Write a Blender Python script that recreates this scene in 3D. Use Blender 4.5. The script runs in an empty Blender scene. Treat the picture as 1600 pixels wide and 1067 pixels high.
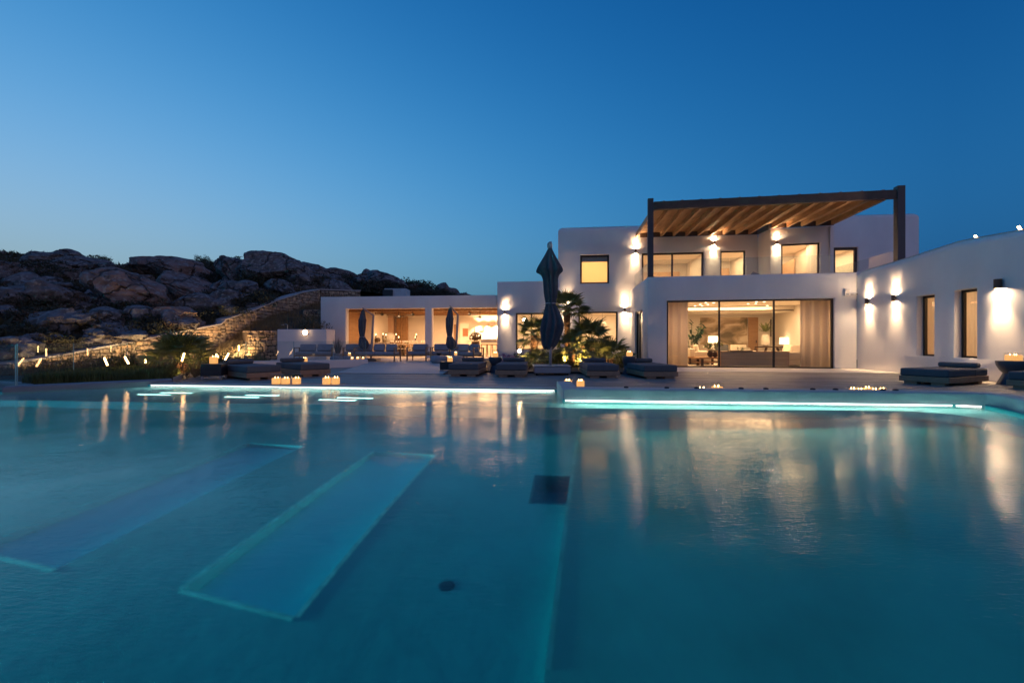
import bpy, bmesh, math, random
from mathutils import Vector, Matrix, noise
from mathutils.geometry import tessellate_polygon
random.seed(11)
R = math.radians
PI = math.pi
S = bpy.context.scene
COL = S.collection
# ---------------------------------------------------------------- camera, sky, exposure
cam = bpy.data.cameras.new('camera')
cam.lens = 16.0; cam.sensor_width = 36.0; cam.clip_start = 0.05; cam.clip_end = 3000
cam_o = bpy.data.objects.new('camera', cam); COL.objects.link(cam_o)
EYE = 1.05
cam_o.location = (0, 0, EYE); cam_o.rotation_euler = (R(90), 0, 0)
S.camera = cam_o
S.view_settings.view_transform = 'Standard'; S.view_settings.look = 'None'
S.view_settings.exposure = 0.0; S.view_settings.gamma = 1.0
S.view_settings.use_curve_mapping = False
S.render.engine = 'CYCLES'
cy = S.cycles
cy.use_denoising = True; cy.max_bounces = 9; cy.diffuse_bounces = 4; cy.glossy_bounces = 4
cy.transmission_bounces = 6; cy.transparent_max_bounces = 12
cy.sample_clamp_indirect = 30.0; cy.caustics_reflective = False; cy.caustics_refractive = True
cy.blur_glossy = 0.5

wd = bpy.data.worlds.new('World'); S.world = wd; wd.use_nodes = True
def build_world():
    # dusk sky: log radiance as a smooth function of the angle to the after-glow (u) and of height (z)
    nt = wd.node_tree; N = nt.nodes; L = nt.links
    bg = N['Background']; bg.inputs[1].default_value = 1.0
    tc = N.new('ShaderNodeTexCoord')
    dot = N.new('ShaderNodeVectorMath'); dot.operation = 'DOT_PRODUCT'
    dot.inputs[1].default_value = (math.cos(R(145)), math.sin(R(145)), 0.0)
    L.new(tc.outputs['Generated'], dot.inputs[0])
    sep = N.new('ShaderNodeSeparateXYZ'); L.new(tc.outputs['Generated'], sep.inputs[0])
    def m(op, a, b=None):
        n = N.new('ShaderNodeMath'); n.operation = op
        for i, v in enumerate((a, b)):
            if v is None: continue
            if isinstance(v, (int, float)): n.inputs[i].default_value = v
            else: L.new(v, n.inputs[i])
        return n.outputs[0]
    u0 = dot.outputs['Value']
    u = m('MAXIMUM', u0, -.15)
    z = m('MINIMUM', m('MAXIMUM', sep.outputs[2], 0.05), .7)
    e = m('EXPONENT', m('DIVIDE', z, -.12))
    feats = [(u, (1.93, 1.001, .709)), (m('MULTIPLY', u, u), (.501, .072, -.017)), (z, (-5.262, -2.343, -1.362)), (e, (-2.486, -1.933, -1.733)), (m('MULTIPLY', u, e), (.464, .401, -.374))]
    comb = N.new('ShaderNodeCombineXYZ')
    for k in range(3):
        acc = (-2.294, -1.064, -.422)[k]
        for f, c in feats: acc = m('ADD', acc, m('MULTIPLY', f, c[k]))
        L.new(m('EXPONENT', acc), comb.inputs[k])
    # lilac twilight arch opposite the after-glow
    mx = N.new('ShaderNodeMix'); mx.data_type = 'RGBA'
    f = m('MINIMUM', m('MAXIMUM', m('DIVIDE', m('SUBTRACT', -.42, u0), .5), 0.0), 1.0)
    f = m('MULTIPLY', f, m('SUBTRACT', 1.0, m('MULTIPLY', z, .6)))
    L.new(f, mx.inputs[0]); L.new(comb.outputs[0], mx.inputs[6]); mx.inputs[7].default_value = (.56, .40, .47, 1)
    L.new(mx.outputs[2], bg.inputs[0])
build_world()

WARM = (1.0, 0.63, 0.33)
WARM2 = (1.0, 0.66, 0.36)
FPX = 711.1
def PX(px, Y): return (px-800.0)/FPX*Y
def PZ(py, Y): return EYE+(533.5-py)*Y/FPX

# ---------------------------------------------------------------- materials
MATS = {}
def mat(name, col, rough=.6, metal=0., var=0., vscale=4., bump=0., bscale=20., emis=None, es=0., spec=None, stretch=None, col2=None, coord='Object'):
    if name in MATS: return MATS[name]
    m = bpy.data.materials.new(name); m.use_nodes = True; MATS[name] = m
    nt = m.node_tree; N = nt.nodes; L = nt.links; b = N['Principled BSDF']
    b.inputs['Base Color'].default_value = (*col, 1); b.inputs['Roughness'].default_value = rough
    b.inputs['Metallic'].default_value = metal
    if spec is not None: b.inputs['Specular IOR Level'].default_value = spec
    if emis: b.inputs['Emission Color'].default_value = (*emis, 1); b.inputs['Emission Strength'].default_value = es
    if var or bump:
        g = N.new('ShaderNodeNewGeometry'); src = g.outputs['Position']
        if coord == 'Object':
            tc = N.new('ShaderNodeTexCoord'); src = tc.outputs['Object']
        if stretch:
            mp = N.new('ShaderNodeMapping'); mp.inputs['Scale'].default_value = stretch
            L.new(src, mp.inputs[0]); src = mp.outputs[0]
    if var:
        nz = N.new('ShaderNodeTexNoise'); nz.inputs['Scale'].default_value = vscale; nz.inputs['Detail'].default_value = 6
        L.new(src, nz.inputs['Vector'])
        cr = N.new('ShaderNodeValToRGB'); L.new(nz.outputs['Fac'], cr.inputs[0])
        c2 = col2 or tuple(c*(1-var) for c in col)
        cr.color_ramp.elements[0].position = .3; cr.color_ramp.elements[0].color = (*c2, 1)
        cr.color_ramp.elements[1].position = .7; cr.color_ramp.elements[1].color = (*[min(1, c*(1+var*.4)) for c in col], 1)
        L.new(cr.outputs[0], b.inputs['Base Color'])
    if bump:
        nb = N.new('ShaderNodeTexNoise'); nb.inputs['Scale'].default_value = bscale; nb.inputs['Detail'].default_value = 5
        L.new(src, nb.inputs['Vector'])
        bp = N.new('ShaderNodeBump'); bp.inputs['Strength'].default_value = 1.0; bp.inputs['Distance'].default_value = bump
        L.new(nb.outputs['Fac'], bp.inputs['Height']); L.new(bp.outputs[0], b.inputs['Normal'])
    return m
def island_variation(m, amt=.45):
    nt = m.node_tree; N = nt.nodes; L = nt.links; b = N['Principled BSDF']; src = b.inputs['Base Color'].links[0].from_socket
    g = N.new('ShaderNodeNewGeometry'); mr = N.new('ShaderNodeMapRange'); mr.inputs['To Min'].default_value = 1-amt; mr.inputs['To Max'].default_value = 1+amt*.6
    L.new(g.outputs['Random Per Island'], mr.inputs['Value']); v = N.new('ShaderNodeVectorMath'); v.operation = 'SCALE'
    L.new(src, v.inputs[0]); L.new(mr.outputs[0], v.inputs['Scale']); L.new(v.outputs[0], b.inputs['Base Color'])
def emit(name, col, s):
    m = bpy.data.materials.new(name); m.use_nodes = True; MATS[name] = m
    b = m.node_tree.nodes['Principled BSDF']
    b.inputs['Base Color'].default_value = (.8, .7, .5, 1)
    b.inputs['Emission Color'].default_value = (*col, 1); b.inputs['Emission Strength'].default_value = s
    return m
def glass_mat(name, tint=(1, 1, 1), haze=0.0, rough=0.0):
    m = bpy.data.materials.new(name); m.use_nodes = True; MATS[name] = m
    nt = m.node_tree; N = nt.nodes; L = nt.links; N.clear()
    out = N.new('ShaderNodeOutputMaterial'); tr = N.new('ShaderNodeBsdfTransparent'); gl = N.new('ShaderNodeBsdfGlossy')
    tr.inputs[0].default_value = (*tint, 1); gl.inputs['Roughness'].default_value = rough
    fr = N.new('ShaderNodeFresnel'); fr.inputs[0].default_value = 1.5
    ge = N.new('ShaderNodeNewGeometry'); iv = N.new('ShaderNodeMath'); iv.operation = 'SUBTRACT'; iv.inputs[0].default_value = 1.0; L.new(ge.outputs['Backfacing'], iv.inputs[1])
    fm = N.new('ShaderNodeMath'); fm.operation = 'MULTIPLY'; L.new(fr.outputs[0], fm.inputs[0]); L.new(iv.outputs[0], fm.inputs[1])
    mx = N.new('ShaderNodeMixShader'); L.new(fm.outputs[0], mx.inputs[0]); L.new(tr.outputs[0], mx.inputs[1]); L.new(gl.outputs[0], mx.inputs[2])
    fin = mx.outputs[0]
    if haze:
        df = N.new('ShaderNodeBsdfDiffuse'); df.inputs[0].default_value = (.75, .8, .82, 1)
        m2 = N.new('ShaderNodeMixShader'); m2.inputs[0].default_value = haze
        L.new(fin, m2.inputs[1]); L.new(df.outputs[0], m2.inputs[2]); fin = m2.outputs[0]
    L.new(fin, out.inputs[0])
    return m

PLASTER = mat('white_plaster', (.80, .765, .74), .85, var=.10, vscale=.8, bump=.012, bscale=2.4, stretch=(1, 1, .45), coord='World')
PLASTER_IN = mat('interior_plaster', (.80, .74, .66), .9)
CEIL = mat('interior_ceiling', (.82, .76, .66), .9)
FLOOR_IN = mat('interior_stone_floor', (.62, .54, .44), .45)
STONE_TERR = mat('terrace_stone', (.50, .46, .42), .55, var=.12, vscale=1.2, bump=.002, bscale=30)
APRON = mat('apron_stone', (.62, .57, .52), .6, var=.08, vscale=2)
PLANK = mat('weathered_plank', (.30, .27, .24), .5, var=.5, vscale=5, stretch=(.35, 5, 5), bump=.002, bscale=30)
island_variation(PLANK, .35)
DECKBASE = mat('deck_substructure', (.06, .055, .05), .8)
CONC = mat('pool_plaster_coping', (.42, .46, .47), .6, var=.18, vscale=2.5, bump=.004, bscale=9)
COPE = mat('coping_stone', (.50, .45, .41), .6, var=.15, vscale=3)
DARKFR = mat('dark_bronze_frame', (.035, .028, .024), .4, metal=.3)
WOOD_P = mat('pergola_timber', (.40, .23, .115), .6, var=.35, vscale=4, stretch=(3, .5, 3), bump=.003, bscale=18)
WOOD_PD = mat('pergola_dark_timber', (.085, .055, .042), .6, var=.3, vscale=4, bump=.002, bscale=15)
POSTM = mat('painted_steel_post', (.055, .05, .055), .5)
WOOD_L = mat('lounger_teak', (.36, .225, .14), .6, var=.3, vscale=6, stretch=(1, 1, 6), bump=.002, bscale=25)
FAB_B = mat('charcoal_blue_fabric', (.115, .12, .13), .9, var=.15, vscale=3, bump=.004, bscale=7)
FAB_G = mat('grey_outdoor_fabric', (.30, .31, .34), .9, var=.15, vscale=5, bump=.004, bscale=9)
FAB_L = mat('pale_cushion_fabric', (.45, .43, .42), .9, bump=.003, bscale=12)
UMB = mat('umbrella_canvas', (.08, .095, .115), .9, var=.25, vscale=3, bump=.004, bscale=12)
METAL = mat('brushed_metal', (.32, .34, .37), .35, metal=.8)
METAL_W = mat('grey_painted_metal', (.30, .31, .33), .45)
BLACKM = mat('black_box_metal', (.02, .02, .022), .45)
BLUEC = mat('dark_ceramic', (.06, .075, .10), .45)
WAX = mat('glowing_candle_wax', (.62, .42, .2), .5, emis=(1, .46, .12), es=.95)
FLAME = emit('candle_flame', (1, .62, .25), 12)
LGLASS = glass_mat('lantern_glass', (.97, .97, .95))
WINGLASS = glass_mat('window_glass', (.95, .95, .93))
BALGLASS = glass_mat('balustrade_glass', (.90, .94, .94), haze=.02)
EDGEG = mat('glass_edge_green', (.25, .42, .42), .2)
LED = emit('led_strip', (1.0, .88, .80), 3.2)
PLIGHT = emit('underwater_light_face', (.85, 1.0, .97), 9)
ROD = emit('glowing_rod', (1, .54, .21), 20)
BULB = emit('lamp_lens', (1, .70, .42), 1300)
BULB2 = emit('spotlight_lens', (1, .70, .40), 30)
GLOBE = emit('glare_bulb', (1, .62, .32), 260)
SHADE = emit('lit_lamp_shade', (1, .74, .42), 2.6)
SPOTE = emit('downlight_lens', (1, .82, .55), 5)
PANELW = mat('wardrobe_panel', (.66, .44, .27), .6, var=.1, vscale=3)
WOODR = mat('warm_room_timber', (.45, .26, .13), .5, var=.2, vscale=4, stretch=(.4, .4, 6))
DARKW = mat('dark_walnut', (.07, .04, .025), .5)
CURT0 = mat('linen_curtain', (.66, .58, .49), .9)
SOFA_W = mat('cream_upholstery', (.74, .66, .54), .9, bump=.004, bscale=6)
STRIPE = mat('striped_cushion', (.40, .33, .27), .9)
ROCK = mat('granite_rock', (.13, .138, .15), .95, var=.55, vscale=2.2, bump=.07, bscale=7, coord='World', col2=(.06, .058, .056))
ROCKR = mat('rosy_granite', (.19, .15, .14), .95, var=.5, vscale=1.8, bump=.06, bscale=7, coord='World', col2=(.09, .068, .06))
def rock_cracks(m, dark=.35):
    nt = m.node_tree; N = nt.nodes; L = nt.links; b = N['Principled BSDF']; src = b.inputs['Base Color'].links[0].from_socket; bp = b.inputs['Normal'].links[0].from_node
    g = N.new('ShaderNodeNewGeometry'); nz = N.new('ShaderNodeTexNoise'); nz.inputs['Scale'].default_value = .9; nz.inputs['Detail'].default_value = 4; L.new(g.outputs['Position'], nz.inputs['Vector'])
    mp = N.new('ShaderNodeVectorMath'); mp.operation = 'MULTIPLY_ADD'; L.new(nz.outputs['Color'], mp.inputs[0]); mp.inputs[1].default_value = (2.2, 2.2, 2.2); L.new(g.outputs['Position'], mp.inputs[2])
    v = N.new('ShaderNodeTexVoronoi'); v.feature = 'DISTANCE_TO_EDGE'; v.inputs['Scale'].default_value = .42; L.new(mp.outputs[0], v.inputs['Vector'])
    r = N.new('ShaderNodeMapRange'); r.inputs['From Max'].default_value = .045; L.new(v.outputs['Distance'], r.inputs['Value'])
    h = N.new('ShaderNodeMath'); h.operation = 'MULTIPLY_ADD'; L.new(r.outputs[0], h.inputs[0]); h.inputs[1].default_value = 1.6
    old = bp.inputs['Height'].links[0].from_socket; L.new(old, h.inputs[2]); L.new(h.outputs[0], bp.inputs['Height'])
    l = N.new('ShaderNodeTexNoise'); l.inputs['Scale'].default_value = 5; l.inputs['Detail'].default_value = 8; L.new(g.outputs['Position'], l.inputs['Vector'])
    lr = N.new('ShaderNodeMapRange'); lr.inputs['From Min'].default_value = .54; lr.inputs['From Max'].default_value = .62; L.new(l.outputs['Fac'], lr.inputs['Value'])
    mx = N.new('ShaderNodeMix'); mx.data_type = 'RGBA'; L.new(lr.outputs[0], mx.inputs[0]); L.new(src, mx.inputs[6]); mx.inputs[7].default_value = (.20, .215, .22, 1)
    m2 = N.new('ShaderNodeMix'); m2.data_type = 'RGBA'; L.new(r.outputs[0], m2.inputs[0]); m2.inputs[6].default_value = (.03, .028, .026, 1); L.new(mx.outputs[2], m2.inputs[7]); L.new(m2.outputs[2], b.inputs['Base Color'])
rock_cracks(ROCK); rock_cracks(ROCKR)
HILL = mat('scrub_hillside', (.085, .082, .06), .95, var=.7, vscale=.5, bump=.25, bscale=1.3, coord='World')
WSTONE = mat('wall_stone', (.46, .36, .25), .9, var=.45, vscale=3, bump=.02, bscale=7, coord='World')
WSTONE2 = mat('wall_stone_grey', (.30, .26, .21), .9, var=.4, vscale=4, bump=.02, bscale=7, coord='World')
MORTAR = mat('wall_mortar', (.10, .08, .06), .95, bump=.01, bscale=12)
SOIL = mat('garden_soil', (.05, .042, .03), .95, var=.4, vscale=4)
GRASS = mat('grass_blade', (.085, .125, .035), .7, var=.5, vscale=1.2, coord='World')
DRYG = mat('dry_grass_blade', (.20, .15, .07), .8, var=.3, vscale=2, coord='World')
PALML = mat('palm_leaf', (.17, .20, .06), .5, var=.35, vscale=2, coord='World')
TRUNKM = mat('palm_trunk_fibre', (.14, .08, .04), .95, var=.5, vscale=12, bump=.02, bscale=18)
SHRUBL = mat('shrub_leaf', (.10, .12, .035), .6, var=.4, vscale=3, coord='World')
SCRUBL = mat('scrub_leaf', (.035, .045, .026), .8, var=.5, vscale=.6, coord='World')
DRYSCR = mat('dry_scrub', (.10, .075, .05), .9, var=.4, vscale=1, coord='World')
CLAY = mat('terracotta', (.35, .16, .08), .8)
CERW = mat('white_ceramic', (.75, .7, .62), .4)
LILAC = mat('lavender_flower', (.30, .20, .34), .9)

def curtain_mat():
    m = bpy.data.materials.new('linen_curtain'); m.use_nodes = True; nt = m.node_tree; N = nt.nodes; L = nt.links; N.clear()
    o = N.new('ShaderNodeOutputMaterial'); d = N.new('ShaderNodeBsdfDiffuse'); t = N.new('ShaderNodeBsdfTranslucent'); x = N.new('ShaderNodeMixShader')
    d.inputs[0].default_value = (.78, .72, .66, 1); t.inputs[0].default_value = (.88, .80, .72, 1); x.inputs[0].default_value = .6
    L.new(d.outputs[0], x.inputs[1]); L.new(t.outputs[0], x.inputs[2]); L.new(x.outputs[0], o.inputs[0]); return m
CURT = curtain_mat()
def blind_mat():
    m = bpy.data.materials.new('lit_roller_blind'); m.use_nodes = True; nt = m.node_tree; N = nt.nodes; L = nt.links; N.clear()
    o = N.new('ShaderNodeOutputMaterial'); t = N.new('ShaderNodeBsdfTranslucent'); t.inputs[0].default_value = (.95, .84, .66, 1)
    L.new(t.outputs[0], o.inputs[0]); return m
BLIND = blind_mat()

# ---------------------------------------------------------------- mesh helpers
class Fr:                      # a vertical plane seen in plan: u runs along it, w towards the camera side
    def __init__(s, p0, p1):
        s.o = Vector((p0[0], p0[1])); d = Vector((p1[0]-p0[0], p1[1]-p0[1])); s.len = d.length; s.d = d.normalized()
        s.n = Vector((s.d.y, -s.d.x))
    def xy(s, u, w): p = s.o+s.d*u+s.n*w; return (p.x, p.y)
    def pt(s, u, w, z): p = s.o+s.d*u+s.n*w; return Vector((p.x, p.y, z))
    def u(s, px, w=0):
        o = s.o+s.n*w; k = (px-800)/FPX
        return (k*o.y-o.x)/(s.d.x-k*s.d.y)
    def z(s, px, py, w=0):
        Y = (s.o+s.n*w+s.d*s.u(px, w)).y
        return PZ(py, Y)
    def ang(s): return math.atan2(s.d.y, s.d.x)

def empty(name, loc, label, cat, group=None, rz=0):
    o = bpy.data.objects.new(name, None); COL.objects.link(o); o.empty_display_size = .2
    o.location = loc; o.rotation_euler = (0, 0, rz); o['label'] = label; o['category'] = cat
    if group: o['group'] = group
    return o
def tag(o, label=None, cat=None, group=None, kind=None):
    if label: o['label'] = label
    if cat: o['category'] = cat
    if group: o['group'] = group
    if kind: o['kind'] = kind
    return o

class MB:
    def __init__(s): s.v = []; s.f = []
    def add(s, vs, fs):
        b = len(s.v); s.v += [tuple(v) for v in vs]; s.f += [tuple(b+i for i in f) for f in fs]; return s
    def hexa(s, p):            # 8 points: bottom 4 ccw, top 4 ccw
        return s.add(p, [(3, 2, 1, 0), (4, 5, 6, 7), (0, 1, 5, 4), (1, 2, 6, 5), (2, 3, 7, 6), (3, 0, 4, 7)])
    def box(s, x0, x1, y0, y1, z0, z1):
        return s.hexa([(x0, y0, z0), (x1, y0, z0), (x1, y1, z0), (x0, y1, z0), (x0, y0, z1), (x1, y0, z1), (x1, y1, z1), (x0, y1, z1)])
    def cbox(s, c, sz, rz=0, rx=0, ry=0):
        M = Matrix.Translation(c) @ Matrix.Rotation(rz, 4, 'Z') @ Matrix.Rotation(ry, 4, 'Y') @ Matrix.Rotation(rx, 4, 'X')
        a, b, c2 = sz[0]/2, sz[1]/2, sz[2]/2
        return s.hexa([M @ Vector(q) for q in [(-a, -b, -c2), (a, -b, -c2), (a, b, -c2), (-a, b, -c2), (-a, -b, c2), (a, -b, c2), (a, b, c2), (-a, b, c2)]])
    def fbox(s, F, u0, u1, w0, w1, z0, z1):   # w0 far, w1 near
        q = [F.xy(u0, w1), F.xy(u1, w1), F.xy(u1, w0), F.xy(u0, w0)]
        return s.hexa([(x, y, z0) for x, y in q]+[(x, y, z1) for x, y in q])
    def prism(s, poly, z0, z1):
        n = len(poly)
        ar = sum(poly[i][0]*poly[(i+1) % n][1]-poly[(i+1) % n][0]*poly[i][1] for i in range(n))
        if ar < 0: poly = poly[::-1]
        zz = (lambda z, i: z[i] if isinstance(z, (list, tuple)) else z)
        vs = [(p[0], p[1], z0) for p in poly]+[(p[0], p[1], z1) for p in poly]
        tr = tessellate_polygon([[Vector((p[0], p[1], 0)) for p in poly]])
        fs = []
        for a, b, c in tr:
            pa, pb, pc = poly[a], poly[b], poly[c]
            if (pb[0]-pa[0])*(pc[1]-pa[1])-(pb[1]-pa[1])*(pc[0]-pa[0]) < 0: b, c = c, b
            fs.append((a+n, b+n, c+n)); fs.append((c, b, a))
        for i in range(n):
            j = (i+1) % n; fs.append((i, j, j+n, i+n))
        return s.add(vs, fs)
    def sheet(s, poly, z, holes=()):
        loops = [[Vector((p[0], p[1], 0)) for p in l] for l in [poly, *holes]]
        flat = [p for l in loops for p in l]
        fs = []
        for a, b, c in tessellate_polygon(loops):
            A, B, C = flat[a], flat[b], flat[c]
            if (B.x-A.x)*(C.y-A.y)-(B.y-A.y)*(C.x-A.x) < 0: b, c = c, b
            fs.append((a, b, c))
        return s.add([(p.x, p.y, z) for p in flat], fs)
    def tube(s, pts, r, n=8, caps=True):
        pts = [Vector(p) for p in pts]; rs = r if isinstance(r, (list, tuple)) else [r]*len(pts)
        vs = []; fs = []; ref = None
        for i, p in enumerate(pts):
            t = (pts[min(i+1, len(pts)-1)]-pts[max(i-1, 0)]).normalized()
            if ref is None: ref = Vector((1, 0, 0)) if abs(t.x) < .9 else Vector((0, 1, 0))
            a = t.cross(ref).normalized(); b = t.cross(a).normalized(); ref = -t.cross(a) if False else ref
            for k in range(n):
                an = 2*PI*k/n; vs.append(p+(a*math.cos(an)+b*math.sin(an))*rs[i])
        for i in range(len(pts)-1):
            for k in range(n):
                q = (k+1) % n; fs.append((i*n+k, i*n+q, (i+1)*n+q, (i+1)*n+k))
        if caps: fs.append(tuple(range(n))[::-1]); fs.append(tuple((len(pts)-1)*n+k for k in range(n)))
        return s.add(vs, fs)
    def lathe(s, prof, c=(0, 0, 0), n=20, sq=None):
        vs = []; fs = []
        for r, z in prof:
            for k in range(n):
                a = 2*PI*k/n; x, y = math.cos(a), math.sin(a)
                if sq: m = (abs(x)**sq+abs(y)**sq)**(1/sq); x /= m; y /= m
                vs.append((c[0]+r*x, c[1]+r*y, c[2]+z))
        for i in range(len(prof)-1):
            for k in range(n):
                q = (k+1) % n; fs.append((i*n+k, i*n+q, (i+1)*n+q, (i+1)*n+k))
        fs.append(tuple(range(n))[::-1]); fs.append(tuple((len(prof)-1)*n+k for k in range(n)))
        return s.add(vs, fs)
    def mesh(s, name, smooth=False):
        me = bpy.data.meshes.new(name); me.from_pydata(s.v, [], s.f)
        if smooth: me.shade_smooth()
        me.update(); return me
    def build(s, name, m, parent=None, smooth=False, bevel=0, seg=2, world=False, base=False, sub=0):
        """world: vertices were given in world space although there is a parent / for a top-level thing, move the origin to its base"""
        if parent is not None and world:
            q = parent
            off = Vector((0, 0, 0))
            while q is not None: off += q.location; q = q.parent
            s.v = [(a-off.x, b-off.y, c-off.z) for a, b, c in s.v]
        loc = None
        if base:
            xs = [v[0] for v in s.v]; ys = [v[1] for v in s.v]; zs = [v[2] for v in s.v]
            loc = ((min(xs)+max(xs))/2, (min(ys)+max(ys))/2, min(zs))
            s.v = [(a-loc[0], b-loc[1], c-loc[2]) for a, b, c in s.v]
        me = s.mesh(name, smooth or bevel > 0)
        me.materials.append(m)
        o = bpy.data.objects.new(name, me); COL.objects.link(o)
        if parent is not None: o.parent = parent
        if loc: o.location = loc
        if bevel:
            b = o.modifiers.new('bevel', 'BEVEL'); b.width = bevel; b.segments = seg; b.limit_method = 'ANGLE'; b.angle_limit = R(50); b.harden_normals = False
            w = o.modifiers.new('wn', 'WEIGHTED_NORMAL'); w.keep_sharp = True
        if sub:
            b = o.modifiers.new('sub', 'SUBSURF'); b.levels = sub; b.render_levels = sub
        return o
def place(name, me, parent, loc, rot=(0, 0, 0), sc=(1, 1, 1), m=None):
    o = bpy.data.objects.new(name, me); COL.objects.link(o)
    if parent is not None: o.parent = parent
    o.location = loc; o.rotation_euler = rot; o.scale = sc
    return o
def dup(root, loc, rz=0, label=None, group=None, sc=None):
    r = root.copy(); COL.objects.link(r); r.location = loc; r.rotation_euler = (0, 0, rz)
    if label: r['label'] = label
    if group: r['group'] = group
    if sc: r.scale = (sc, sc, sc)
    for ch in list(root.children):
        c = ch.copy(); COL.objects.link(c); c.parent = r
        for g in list(ch.children):
            d = g.copy(); COL.objects.link(d); d.parent = c
    return r
def light(kind, loc, energy, col, parent=None, size=.1, sizey=None, rot=None, target=None, angle=60, blend=.5, world=True, name=None, spread=180):
    l = bpy.data.lights.new(name or kind.lower()+'_light', kind); l.energy = energy; l.color = col
    if kind == 'AREA':
        l.size = size; l.spread = R(spread)
        if sizey: l.shape = 'RECTANGLE'; l.size_y = sizey
    else: l.shadow_soft_size = size
    if kind == 'SPOT': l.spot_size = R(angle); l.spot_blend = blend
    o = bpy.data.objects.new(name or kind.lower()+'_light', l); COL.objects.link(o)
    loc = Vector(loc)
    if target is not None:
        o.rotation_euler = (Vector(target)-loc).to_track_quat('-Z', 'Y').to_euler()
    elif rot is not None: o.rotation_euler = rot
    if parent is not None:
        o.parent = parent
        if world: loc = loc-parent.location
    o.location = loc
    return o
def grid_wall(F, u0, u1, z0, z1, thick, holes, top=.10, w_out=0., sub_u=()):
    """a wall with openings: front at w_out, back at w_out-thick; rounded top edges"""
    us = sorted({round(v, 4) for v in [u0, u1, *sub_u]+[h[i] for h in holes for i in (0, 1)] if u0-1e-6 <= v <= u1+1e-6})
    zs = sorted({round(v, 4) for v in [z0, z1]+[h[i] for h in holes for i in (2, 3)] if z0-1e-6 <= v <= z1+1e-6})
    bm = bmesh.new(); V = {}
    def vert(i, j, k):
        if (i, j, k) not in V: V[(i, j, k)] = bm.verts.new(F.pt(us[i], w_out-thick*k, zs[j]))
        return V[(i, j, k)]
    def solid(i, j):
        if i < 0 or j < 0 or i >= len(us)-1 or j >= len(zs)-1: return False
        uc, zc = (us[i]+us[i+1])/2, (zs[j]+zs[j+1])/2
        return not any(h[0] < uc < h[1] and h[2] < zc < h[3] for h in holes)
    for i in range(len(us)-1):
        for j in range(len(zs)-1):
            if not solid(i, j): continue
            a, b, c, d = (i, j), (i+1, j), (i+1, j+1), (i, j+1)
            bm.faces.new([vert(*q, 0) for q in (a, b, c, d)])
            bm.faces.new([vert(*q, 1) for q in (d, c, b, a)])
            for (ni, nj, p, q) in ((i, j-1, a, b), (i+1, j, b, c), (i, j+1, c, d), (i-1, j, d, a)):
                if not solid(ni, nj):
                    bm.faces.new([vert(*q, 0), vert(*p, 0), vert(*p, 1), vert(*q, 1)])
    bm.normal_update()
    if top:
        es = [e for e in bm.edges if all(abs(v.co.z-z1) < 1e-5 for v in e.verts) and len(e.link_faces) == 2 and e.calc_face_angle(0) > .8]
        bmesh.ops.bevel(bm, geom=es, offset=top, segments=4, affect='EDGES', profile=.5)
    rest = [e for e in bm.edges if len(e.link_faces) == 2 and e.calc_face_angle(0) > .8]
    bmesh.ops.bevel(bm, geom=rest, offset=.02, segments=2, affect='EDGES', profile=.5)
    vs = [tuple(v.co) for v in bm.verts]; bm.verts.index_update()
    fs = [tuple(v.index for v in f.verts) for f in bm.faces]
    bm.free()
    m = MB(); m.v = vs; m.f = fs
    return m
def shade_auto(o, ang=30):
    me = o.data; me.shade_smooth()
    me.set_sharp_from_angle(angle=R(ang))
def wall(name, parent, m, *a, **k):
    o = grid_wall(*a, **k).build(name, m, parent, world=True); shade_auto(o, 35); return o
# ---------------------------------------------------------------- ground plan lines
F_M = Fr((5.58, 18.73), (13.2, 17.42))            # living room front
F_K = Fr((-.79, 24.2), (12.23, 22.64))            # rear facade: low block, tall block, upper wall
F_S = Fr((6.08, 23.36), (5.58, 18.73))            # left flank of the living room block
F_B = Fr((12.19, 21.5), (14.75, 20.85))           # upper bay
F_C = Fr((14.9, 22.45), (20.05, 21.9))            # upper right block
F_R = Fr((13.2, 17.42), (11.46, 0.0))             # right wing
F_P = Fr((-10.85, 25.8), (-.83, 24.6))            # pavilion front
FD = Fr((0, 0), (1, -.12))                        # deck direction
ZW = -.05                                         # water level
ZT = .15                                          # raised terrace

# ---------------------------------------------------------------- ground, hillside
sky_rock = [(-900, 372), (-300, 378), (0, 381), (60, 380), (105, 383), (130, 390), (160, 396), (200, 399), (245, 400), (300, 398), (345, 396), (380, 393), (420, 399), (450, 406), (475, 413), (520, 424), (560, 428), (600, 432), (640, 446), (680, 456), (720, 463), (760, 475), (820, 500), (1000, 520), (3000, 525)]
wallp = [(-26, 13.2, .1, -.2), (-16.6, 15, .34, -.2), (-16.5, 17, .62, -.2), (-15.7, 19, 1.10, -.2), (-15.35, 21, 1.5, 0.0), (-14.7, 23, 1.95, .7), (-14.62, 23.2, 2.18, .9), (-14.1, 25, 2.83, 1.9), (-13.8, 26.5, 3.42, 2.5), (-13.2, 28.5, 4.12, 3.05), (-12.7, 30, 4.50, 3.5), (-10.4, 31.2, 4.55, 3.8), (-8.5, 32.2, 4.5, 3.8), (-6.2, 33.4, 4.45, 3.8)]
def interp(tab, x, c=1):
    if x <= tab[0][0]: return tab[0][c]
    for a, b in zip(tab, tab[1:]):
        if x <= b[0]: return a[c]+(b[c]-a[c])*(x-a[0])/(b[0]-a[0])
    return tab[-1][c]
wp_px = [(800+FPX*x/y, y, zt, zb) for x, y, zt, zb in wallp]
wp_px.append((760, 34, 3.0, 2.0)); wp_px.append((1500, 40, 1.0, 1.0))
def fb(p, o=4): return noise.fractal(p, .9, 2.1, o)
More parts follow.
